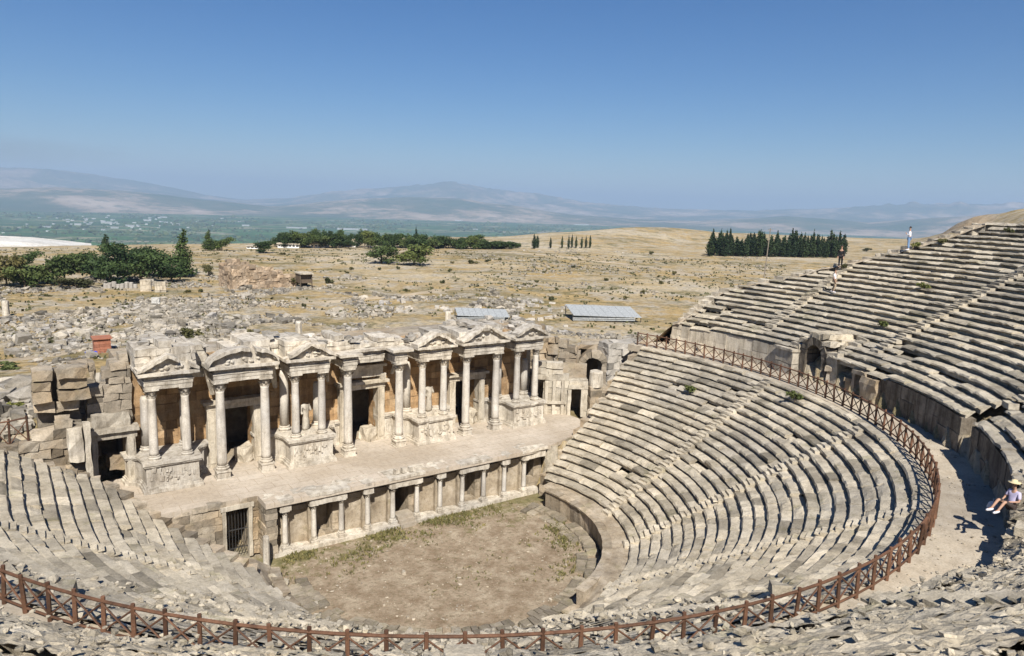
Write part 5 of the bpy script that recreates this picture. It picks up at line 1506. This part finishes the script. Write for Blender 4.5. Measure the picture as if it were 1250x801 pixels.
def brick_hut():
    p, k = px_thing(126, 431); w = 9*k; h = 17*k
    root = thing('brick_hut', tuple(p), 'small red brick hut among the grey rubble at left', 'hut')
    mb = MB(); ashlar(mb, (p[0]-w, p[1]), (p[0]+w, p[1]), p[2]-.4, p[2]+h, 1.8, .3, .5, (), None, .01, 3, .015); part(mb, 'walls', M['brick'], root)
    mb = MB(); box(mb, p[0]-w-.15, p[0]+w+.15, p[1]-.2, p[1]+2., p[2]+h, p[2]+h+.15, 1); part(mb, 'roof', M['brick'], root)
    p, k = px_thing(111, 433); mb = MB(); box(mb, -.6, .6, -.4, .4, 0, .35, .25, jit=.08); mb.rough(.15, .5)
    o = mb.build('tarp', M['blue']); o.location = p; tag(o, 'small crumpled blue tarp on stones left of the red hut', 'tarp')
brick_hut()
def pole():
    p, k = px_thing(932, 344); top = at_y(936, 279, p[1]+2.)
    mb = MB(); root = thing('utility_pole', tuple(p), 'leaning wooden utility pole in front of the cypress grove', 'pole')
    t = np.array([p[0]+(top[0]-p[0])*.5, p[1], p[2]+65*k])
    tube(mb, [p-[0, 0, .5], t], [.18, .11], 8); part(mb, 'shaft', M['polewood'], root)
    mb = MB(); tube(mb, [t+[-.7, .3, -.5], t+[.7, -.3, -.5]], .06, 6); part(mb, 'crossarm', M['polewood'], root)
    d_ = ray(957, 326); q_ = CAM+d_*115.; p = np.array([q_[0], q_[1], float(terrain(q_[0], q_[1]))]); k = mpp(p); mb = MB(); tube(mb, [p-[0, 0, .3], p+[0, 0, 11*k]], .12, 6); o = mb.build('marker_post', M['brick']); tag(o, 'short reddish post standing on the grass right of the leaning pole', 'post')
pole()
# white terrace of travertine
def terrace():
    a = [at_z(-60, 300, -1), at_z(40, 303, -1), at_z(108, 304, -1)]
    mb = MB(); us = np.linspace(-120, 112, 40); V = []
    for u in us:
        q = at_z(u, 305, -1.6); d = q-CAM; L = math.hypot(d[0], d[1])
        hgt = float(np.interp(u, [-120, 0, 40, 80, 112], [3.4, 3.2, 2.7, 1.4, .2]))
        for f, z in ((0, -3.), (.01, hgt*.1), (.06, hgt*.8), (.3, hgt), (.5, -20)):
            V.append((q[0]+d[0]/L*f*120, q[1]+d[1]/L*f*120, -1.6+z))
    mb.add(V, [(i*5+j, (i+1)*5+j, (i+1)*5+j+1, i*5+j+1) for i in range(39) for j in range(4)])
    tag(mb.build('travertine_terrace', M['travertine']), kind='structure')
terrace()
# low white buildings among the far trees and tiny far greenhouses on the plain
def house(u, v, w, h, d, lab, roof='pale', group=None):
    p = at(u, v)
    if p is None: return
    k = mpp(p); L = w*k; H = h*k
    root = thing('house', tuple(p), lab, 'building', group, -YAW)
    mb = MB(); box(mb, -L/2, L/2, 0, d, -1, H*.75, 50); mb.build('wall', M['white'], root)
    mb = MB(); box(mb, -L/2-.4, L/2+.4, -.4, d+.4, H*.75+.01, H, 50); r_ = mb.build('roof', M[roof], root)
    for i in range(max(2, int(w/4))):
        x = -L/2+L*(i+.5)/max(2, int(w/4)); mb = MB(); box(mb, x-.5, x+.5, -.06, .1, H*.3, H*.6, 5); mb.build('window', M['iron'], root)
house(352, 303, 26, 6, 8, 'long low white building with dark windows among the far trees')
house(388, 303, 16, 6, 8, 'white building right of the long low one, by the tree belt')
house(428, 302, 12, 5, 8, 'small pale building in the gap of the tree belt')
house(308, 304, 14, 4, 6, 'low white shed left of the lone dark tree')
house(84, 322, 12, 4, 6, 'flat roofed pale hut between the yellowish trees and dark pines')
far = [(430, 281, 60, 2), (362, 279, 40, 1.6), (180, 270, 14, 2.5), (30, 254, 26, 2), (95, 275, 12, 3), (130, 273, 20, 3), (160, 277, 12, 3), (215, 275, 14, 2.5), (60, 278, 10, 2.5), (300, 276, 14, 2), (560, 270, 14, 2), (580, 281, 10, 2), (710, 275, 30, 1.5), (140, 279, 14, 2.5), (105, 268, 8, 2), (245, 271, 10, 2), (200, 266, 12, 2)]
for u, v, w, h in far:
    p = at(u, v, 30000.)
    if p is None: continue
    k = mpp(p)*.6
    mb = MB(); L = w*k; box(mb, -L/2, L/2, 0, L*.5+25, -2, h*k, 1e4); box(mb, -L/2-2, L/2+2, -2, L*.5+27, h*k+.02, h*k*1.12+.1, 1e4)
    o = mb.build('greenhouse', M['hall']); o.location = p; o.rotation_euler = (0, 0, -math.atan2(p[0]-CAM[0], p[1]-CAM[1])); tag(o, 'tiny white hall shining on the green valley floor far away', 'building', 'white halls on the valley floor')

r_ = np.random.default_rng(5); hp = None
for i in range(70):
    u = r_.normal(130, 75); v = r_.normal(274, 5.5)
    if u < -20 or u > 330 or v < 262 or v > 286: continue
    p = at(u, v, 30000.)
    if p is None or p[2] > -120: continue
    k = mpp(p)
    if hp is None:
        mb = MB(); box(mb, -.5, .5, -.5, .5, -.2, .8, 9); hp = mb.build('far_house', M['hall']); o = hp
    else: o = hp.copy(); COL.objects.link(o)
    o.location = p; o.scale = (k*r_.uniform(1.5, 4.5), k*r_.uniform(1.5, 4), k*r_.uniform(1., 1.9)); o.rotation_euler = (0, 0, r_.uniform(0, 3))
    tag(o, 'tiny pale house of the scattered town far down on the valley floor', 'house', 'houses of the far town')

mb = MB(); r_ = np.random.default_rng(8)
a = r_.uniform(R(-4), R(52), 9000); q = np.exp(r_.uniform(np.log(1300), np.log(9000), 9000)); x, y = CAM[0]+q*np.sin(a), CAM[1]+q*np.cos(a)
k = fbm(x, y, 420, 4, 61) > .02; x, y, q = x[k], y[k], q[k]
stones(mb, np.stack([x, y, terrain(x, y)+1.5], -1), r_.lognormal(2.35, .35, len(x))*np.clip(q/3500, .7, 1.8))
tag(mb.build('valley_trees', M['broad']), kind='stuff')
# fence piece and posts at the far left
fence('side_fence', [np.array([-20.9, 8.75, 6.45]), np.array([-20.05, 8.75, 6.5]), np.array([-19.2, 8.75, 6.6])], 'short rusty brown fence piece on the low broken wall at the left border', 1.6)

# ------------------------------------------------------------------ figures
def skin_mesh(joints, edges, radii):
    me = bpy.data.meshes.new('tmp'); names = list(joints); ix = {n: i for i, n in enumerate(names)}
    me.from_pydata([tuple(joints[n]) for n in names], [(ix[a], ix[b]) for a, b in edges], [])
    o = bpy.data.objects.new('tmp', me); COL.objects.link(o)
    mod = o.modifiers.new('s', 'SKIN'); mod.use_smooth_shade = True
    for n in names:
        r_ = radii[n]; me.skin_vertices[0].data[ix[n]].radius = (r_, r_) if isinstance(r_, (int, float)) else r_
        me.skin_vertices[0].data[ix[n]].use_root = (n == edges[0][0])
    sub = o.modifiers.new('b', 'SUBSURF'); sub.levels = 2; sub.render_levels = 2
    dg = bpy.context.evaluated_depsgraph_get(); ev = o.evaluated_get(dg)
    out = bpy.data.meshes.new_from_object(ev)
    bpy.data.objects.remove(o); bpy.data.meshes.remove(me)
    return out
def obj_mesh(name, me, mat, parent=None):
    me.materials.clear(); me.materials.append(mat)
    o = bpy.data.objects.new(name, me); COL.objects.link(o)
    if parent is not None: o.parent = parent
    return o
def add_head(parent, c, s_, hair, hat=None):
    mb = MB(); lathe(mb, [(.005, -.12), (.045, -.10), (.07, -.03), (.075, .03), (.06, .085), (.005, .115)], c[0], c[1]+.012, c[2]+.02, 12)
    mb2 = MB(); lathe(mb2, [(.078, -.02), (.084, .03), (.068, .09), (.005, .125)], c[0], c[1]+.018, c[2]+.02, 12)
    if hat: lathe(mb2, [(.2, .055), (.2, .07), (.095, .075), (.085, .15), (.005, .165)], c[0], c[1], c[2]+.0, 14)
    mb2.build('hat' if hat else 'hair', M[hat or hair], parent, True)
def person(loc, rz, label, pose, top, legs, hair='hair', hat=None, long=False):
    root_loc = np.asarray(loc, float)
    J = dict(pelvis=(0, 0, .95), spine=(0, .01, 1.15), chest=(0, 0, 1.34), neck=(0, -.01, 1.50), head0=(0, -.01, 1.58), head=(0, -.02, 1.70),
             sl=(-.17, 0, 1.40), sr=(.17, 0, 1.40), el=(-.22, .02, 1.14), er=(.22, .02, 1.14), wl=(-.22, -.08, .92), wr=(.22, -.08, .92), hl=(-.215, -.12, .84), hr=(.215, -.12, .84),
             pl=(-.09, 0, .92), pr=(.09, 0, .92), kl=(-.10, -.02, .50), kr=(.10, -.02, .50), al=(-.10, .02, .09), ar=(.10, .02, .09), tl=(-.12, -.14, .04), tr=(.12, -.14, .04))
    J.update(pose)
    RD = dict(pelvis=(.125, .10), spine=(.115, .09), chest=(.13, .095), neck=.05, head0=.058, head=(.078, .092), sl=.052, sr=.052, el=.038, er=.038, wl=.027, wr=.027, hl=.033, hr=.033, pl=.085, pr=.085, kl=.056, kr=.056, al=.038, ar=.038, tl=.036, tr=.036)
    E = [('pelvis', 'spine'), ('spine', 'chest'), ('chest', 'neck'), ('neck', 'head0'), ('head0', 'head'), ('chest', 'sl'), ('chest', 'sr'), ('sl', 'el'), ('sr', 'er'), ('el', 'wl'), ('er', 'wr'), ('wl', 'hl'), ('wr', 'hr'), ('pelvis', 'pl'), ('pelvis', 'pr'), ('pl', 'kl'), ('pr', 'kr'), ('kl', 'al'), ('kr', 'ar'), ('al', 'tl'), ('ar', 'tr')]
    # fingers: short chains rooted in the palm
    for s_ in 'lr':
        h = np.array(J['h'+s_]); w = np.array(J['w'+s_]); d = (h-w)/np.linalg.norm(h-w)
        side = np.cross(d, [0, 0, 1.]); side = side/max(1e-6, np.linalg.norm(side)) if np.linalg.norm(side) > .1 else np.array([0, 1., 0])
        for i, l in enumerate((.07, .08, .075, .06)):
            n1, n2 = 'f%s%d' % (s_, i), 'g%s%d' % (s_, i)
            J[n1] = h+d*.035+side*(i-1.5)*.02; J[n2] = J[n1]+d*l+np.array([0, -.01, -.01]); RD[n1] = .0095; RD[n2] = .008
            E += [('h'+s_, n1), (n1, n2)]
        J['th'+s_] = h+side*.05+d*.02; RD['th'+s_] = .010; E.append(('h'+s_, 'th'+s_))
    o = obj_mesh('person', skin_mesh(J, E, RD), M['skin'])
    for v in o.data.vertices: pass
    o.location = loc; o.rotation_euler = (0, 0, rz); tag(o, label, 'person')
    hd = np.array(J['head'])
    # face: nose, eyes, ears as part of clothing-free head detail
    sub = lambda names: ({n: J[n] for n in names}, [e_ for e_ in E if e_[0] in names and e_[1] in names])
    def cloth(nm, names, grow, mat, shrink={}):
        j, e_ = sub(names)
        for k, f in shrink.items():
            a, b = k; j[b] = tuple(np.array(J[a])+(np.array(J[b])-np.array(J[a]))*f)
        rd = {n: (tuple(x+grow for x in RD[n]) if isinstance(RD[n], tuple) else RD[n]+grow) for n in names}
        obj_mesh(nm, skin_mesh(j, e_, rd), M[mat], o)
    cloth('shirt', ['pelvis', 'spine', 'chest', 'sl', 'sr', 'el', 'er'] + (['wl', 'wr'] if long else []), .022, top, {} if long else {('sl', 'el'): .8, ('sr', 'er'): .8})
    cloth('trousers', ['pelvis', 'pl', 'pr', 'kl', 'kr'] + (['al', 'ar'] if legs != 'dark_cloth' else []), .02, legs, {('kl', 'al'): .92, ('kr', 'ar'): .92} if legs != 'dark_cloth' else {})
    add_head(o, hd, 1., hair, hat)
    mb = MB()
    for s_ in 'lr':
        t = np.array(J['t'+s_]); a = np.array(J['a'+s_]); d = (t-a)/np.linalg.norm(t-a)
        tube(mb, [a-d*.05+[0, 0, -.03], a+d*.08+[0, 0, -.02], t+d*.05+[0, 0, .0]], [.05, .052, .035], 8)
    mb.build('shoes', M['black_cloth'] if top == 'black_cloth' else M['white_cloth'], o, True)
    mb = MB()      # eyes, nose, mouth
    for sx in (-1, 1): lathe(mb, [(.001, -.008), (.011, 0), (.001, .008)], hd[0]+sx*.03, hd[1]-.078, hd[2]+.012, 7)
    lathe(mb, [(.018, -.004), (.018, .004)], hd[0], hd[1]-.07, hd[2]-.06, 7)
    mb.build('eyes', M['hair'], o)
    mb = MB(); tube(mb, [hd+[0, -.075, .015], hd+[0, -.108, -.025]], [.008, .017], 6)
    for sx in (-1, 1): tube(mb, [hd+[sx*.078, .01, .02], hd+[sx*.09, .015, .0], hd+[sx*.078, .01, -.03]], [.008, .016, .008], 6)
    mb.build('nose', M['skin'], o, True)
    return o
STAND = {}
p = at(1108, 309); person(p, R(200), 'person standing on the highest rim in white shirt and blue jeans', dict(er=(.24, .02, 1.18), wr=(.12, -.20, 1.22), hr=(.06, -.24, 1.28)), 'white_cloth', 'denim', long=True)
p = at(1025, 330); person(p, R(-70), 'person all in black standing at the left end of the upper rows', {}, 'black_cloth', 'black_cloth', long=True)
p = at(1017, 360); person(p, R(20), 'person in white walking down the upper seat rows below the black figure', dict(kl=(-.10, -.12, .50), al=(-.10, .0, .09), ar=(.10, .18, .10), tr=(.11, .06, .04)), 'white_cloth', 'khaki_cloth')
# seated sunbather at the right border
p = at(1233, 622)
z = p[2]
SIT = dict(pelvis=(0, 0, .16), spine=(0, .06, .36), chest=(0, .10, .56), neck=(0, .08, .72), head0=(0, .06, .80), head=(0, .02, .92), sl=(-.17, .1, .62), sr=(.17, .1, .62), el=(-.26, .02, .36), er=(.26, .02, .36), wl=(-.14, -.24, .34), wr=(.14, -.24, .34), hl=(-.09, -.31, .33), hr=(.09, -.31, .33),
           pl=(-.09, -.05, .14), pr=(.09, -.05, .14), kl=(-.12, -.45, .36), kr=(.12, -.45, .36), al=(-.12, -.72, .06), ar=(.12, -.72, .06), tl=(-.13, -.88, .02), tr=(.13, -.88, .02))
person((p[0], p[1], z), R(-108), 'person in pale lilac top and straw hat seated on the stone edge', SIT, 'lilac_cloth', 'dark_cloth', hat='straw')
p = at(1211, 626); mb = MB(); lathe(mb, [(.02, 0), (.16, .02), (.2, .18), (.16, .36), (.06, .42)], 0, 0, 0, 10, wob=.02); tube(mb, [(-.1, 0, .36), (0, 0, .55), (.1, 0, .36)], .015, 6)
o = mb.build('bag', M['white'], smooth=True); o.location = p; tag(o, 'white rucksack on the stone beside the seated person', 'bag')
# statues in the aediculae
def statue(c, label, s_=1.):
    x = XO+c; y = YF+.62; z = 5.10
    J = dict(pelvis=(0, 0, .95), spine=(.02, .01, 1.15), chest=(0, 0, 1.36), neck=(0, 0, 1.52), sl=(-.19, 0, 1.42), sr=(.19, 0, 1.42), el=(-.26, -.03, 1.15), er=(.25, -.1, 1.15), wl=(-.2, -.14, 1.0), hem=(0, 0, .12), mid=(.02, -.02, .55))
    RD = dict(pelvis=(.19, .15), spine=(.165, .13), chest=(.18, .13), neck=.07, sl=.085, sr=.085, el=.07, er=.06, wl=.06, hem=(.26, .2), mid=(.22, .18))
    E = [('pelvis', 'spine'), ('spine', 'chest'), ('chest', 'neck'), ('chest', 'sl'), ('chest', 'sr'), ('sl', 'el'), ('el', 'wl'), ('sr', 'er'), ('pelvis', 'mid'), ('mid', 'hem')]
    me = skin_mesh(J, E, RD)
    V = np.array([v.co for v in me.vertices]); a = np.arctan2(V[:, 1], V[:, 0])
    f = 1+.07*np.sin(a*11+V[:, 2]*3)*sstep(1.2, .7, V[:, 2]); V[:, 0] *= f; V[:, 1] *= f
    me.vertices.foreach_set('co', V.ravel())
    root = thing('statue', (x, y, z), label, 'statue'); root.scale = (s_, s_, s_)
    obj_mesh('figure', me, M['marble'], root)
    mb = MB(); box(mb, -.42, .42, -.36, .36, -.05, .14, .3, jit=.02); mb.rough(.03, .3); mb.build('plinth', M['marble'], root)
statue(-4.49, 'headless draped marble statue in the niche left of the middle door', 1.25)
statue(4.49, 'draped marble statue in the niche right of the middle door', 1.3)
# small upright stones and lamps along the walkway
for u, v, h, lab in ((1077, 526, .55, 'short pale stub stone inside the fence where it bends'), (855, 433, .9, 'short pale stub stone beside the fence near its far end')):
    p = at_z(u, v, ZD-.25); mb = MB(); box(mb, -.2, .2, -.2, .2, -.2, h, .3, jit=.03); mb.rough(.04, .3); o = mb.build('stub_stone', M['pale']); o.location = p; tag(o, lab, 'stone block')
p = at_z(330, 684, .2); mb = MB(); lathe(mb, [(.24, -.2), (.2, .1), (.18, 1.7), (.15, 1.8)], 0, 0, 0, 10, wob=.02); o = mb.build('pillar_stump', M['marble']); o.location = (-9.0, 1.5, 0.); tag(o, 'thin pale pillar standing before the left corner of the stage front', 'column')
p = np.array([-17.6, 8.9, 5.2]); mb = MB(); tube(mb, [p-[0, 0, .8], p+[0, 0, 2.6]], .03, 6); o = mb.build('lamp_post', M['iron']); tag(o, 'thin dark metal pole before the huge stone pier', 'pole')
for i in range(3):
    mb = MB(); x = hcx = -.05+(-.55+i*.5); box(mb, -.14, .14, -.14, .14, 0, .28, .2, jit=.02); o = mb.build('small_block', M['marble']); o.location = (x, YS+.35, ZS+.07)
    tag(o, 'small cube stone on the stage edge above the middle doorway', 'stone block', 'cube stones on the stage edge')

# ------------------------------------------------------------------ haze, sky, sun, camera
def haze():
    me = bpy.data.meshes.new('haze'); V, F = _boxgrid(1, 1, 1)
    V = V*np.array([70000, 70000, 790+212.])+np.array([-35000, -35000, -212.])
    me.from_pydata(V.tolist(), [], F); m = bpy.data.materials.new('air'); m.use_nodes = True; nt = m.node_tree
    for n in list(nt.nodes):
        if n.type == 'BSDF_PRINCIPLED': nt.nodes.remove(n)
    v = nt.nodes.new('ShaderNodeVolumePrincipled'); v.inputs['Color'].default_value = (.44, .585, .81, 1); v.inputs['Density'].default_value = HAZE; v.inputs['Anisotropy'].default_value = 0.
    out = [n for n in nt.nodes if n.type == 'OUTPUT_MATERIAL'][0]; nt.links.new(v.outputs[0], out.inputs['Volume'])
    me.materials.append(m); o = bpy.data.objects.new('haze', me); COL.objects.link(o); tag(o, kind='stuff')
HAZE = 9.2e-5
haze()
def smoke():
    # thin drifting smoke bank low over the valley at far left
    d = ray(-25, 181); d = d/math.hypot(d[0], d[1]); c = CAM+d*9000.
    mb = MB(); a = np.linspace(-math.pi/2, math.pi/2, 14); lathe(mb, [(max(.002, math.cos(t)), math.sin(t)) for t in a], 0, 0, 0, 28)
    m = bpy.data.materials.new('smoke'); m.use_nodes = True; nt = m.node_tree
    nt.nodes.remove([n for n in nt.nodes if n.type == 'BSDF_PRINCIPLED'][0])
    v = nt.nodes.new('ShaderNodeVolumePrincipled'); v.inputs['Color'].default_value = (.30, .31, .34, 1)
    tc = nt.nodes.new('ShaderNodeTexCoord'); ln = nt.nodes.new('ShaderNodeVectorMath'); ln.operation = 'LENGTH'; nt.links.new(tc.outputs['Object'], ln.inputs[0])
    nz = nt.nodes.new('ShaderNodeTexNoise'); nz.inputs['Scale'].default_value = 2.2; nz.inputs['Detail'].default_value = 4; nt.links.new(tc.outputs['Object'], nz.inputs['Vector'])
    a1 = nt.nodes.new('ShaderNodeMath'); a1.operation = 'MULTIPLY_ADD'; nt.links.new(nz.outputs['Fac'], a1.inputs[0]); a1.inputs[1].default_value = -1.1; nt.links.new(ln.outputs['Value'], a1.inputs[2])
    mr = nt.nodes.new('ShaderNodeMapRange'); mr.inputs['From Min'].default_value = .45; mr.inputs['From Max'].default_value = -.5; mr.inputs['To Min'].default_value = 0.; mr.inputs['To Max'].default_value = 3.2e-4
    nt.links.new(a1.outputs[0], mr.inputs['Value']); nt.links.new(mr.outputs[0], v.inputs['Density'])
    out = [n for n in nt.nodes if n.type == 'OUTPUT_MATERIAL'][0]; nt.links.new(v.outputs[0], out.inputs['Volume'])
    o = mb.build('smoke', m); o.location = c; o.scale = (1500, 1100, 170); tag(o, kind='stuff')
smoke()
SUN_EL, SUN_AZ = R(46), R(180+27)         # compass azimuth measured from +y towards +x
sd = Vector((math.sin(SUN_AZ)*math.cos(SUN_EL), math.cos(SUN_AZ)*math.cos(SUN_EL), math.sin(SUN_EL)))
W = bpy.data.worlds.new('World'); S.world = W; W.use_nodes = True
nt = W.node_tree; bg = nt.nodes['Background']; sky = nt.nodes.new('ShaderNodeTexSky'); sky.sky_type = 'NISHITA'; sky.sun_disc = False
sky.sun_elevation = SUN_EL; sky.sun_rotation = SUN_AZ; sky.altitude = 400; sky.air_density = 1.; sky.dust_density = .1; sky.ozone_density = 6.
hs = nt.nodes.new('ShaderNodeHueSaturation'); hs.inputs['Saturation'].default_value = 1.3; hs.inputs['Hue'].default_value = .507
nt.links.new(sky.outputs[0], hs.inputs['Color']); nt.links.new(hs.outputs[0], bg.inputs['Color']); bg.inputs['Strength'].default_value = .05
L = bpy.data.lights.new('sun', 'SUN'); L.energy = 4.8; L.angle = R(.53); L.color = (1., .95, .87)
lo = bpy.data.objects.new('sun', L); COL.objects.link(lo); lo.rotation_euler = sd.to_track_quat('Z', 'Y').to_euler()

cam = bpy.data.cameras.new('camera'); co = bpy.data.objects.new('camera', cam); COL.objects.link(co)
cam.sensor_width = 36; cam.lens = 36*FPX/1250; cam.clip_start = .2; cam.clip_end = 90000
mt = Matrix(((RT[0], UP[0], -FW[0], CAM[0]), (RT[1], UP[1], -FW[1], CAM[1]), (RT[2], UP[2], -FW[2], CAM[2]), (0, 0, 0, 1)))
co.matrix_world = mt
S.camera = co
S.view_settings.view_transform = 'Standard'; S.view_settings.look = 'None'; S.view_settings.exposure = .72; S.view_settings.gamma = 1.
S.cycles.use_denoising = True
S.cycles.max_bounces = 6; S.cycles.diffuse_bounces = 3; S.cycles.volume_bounces = 1
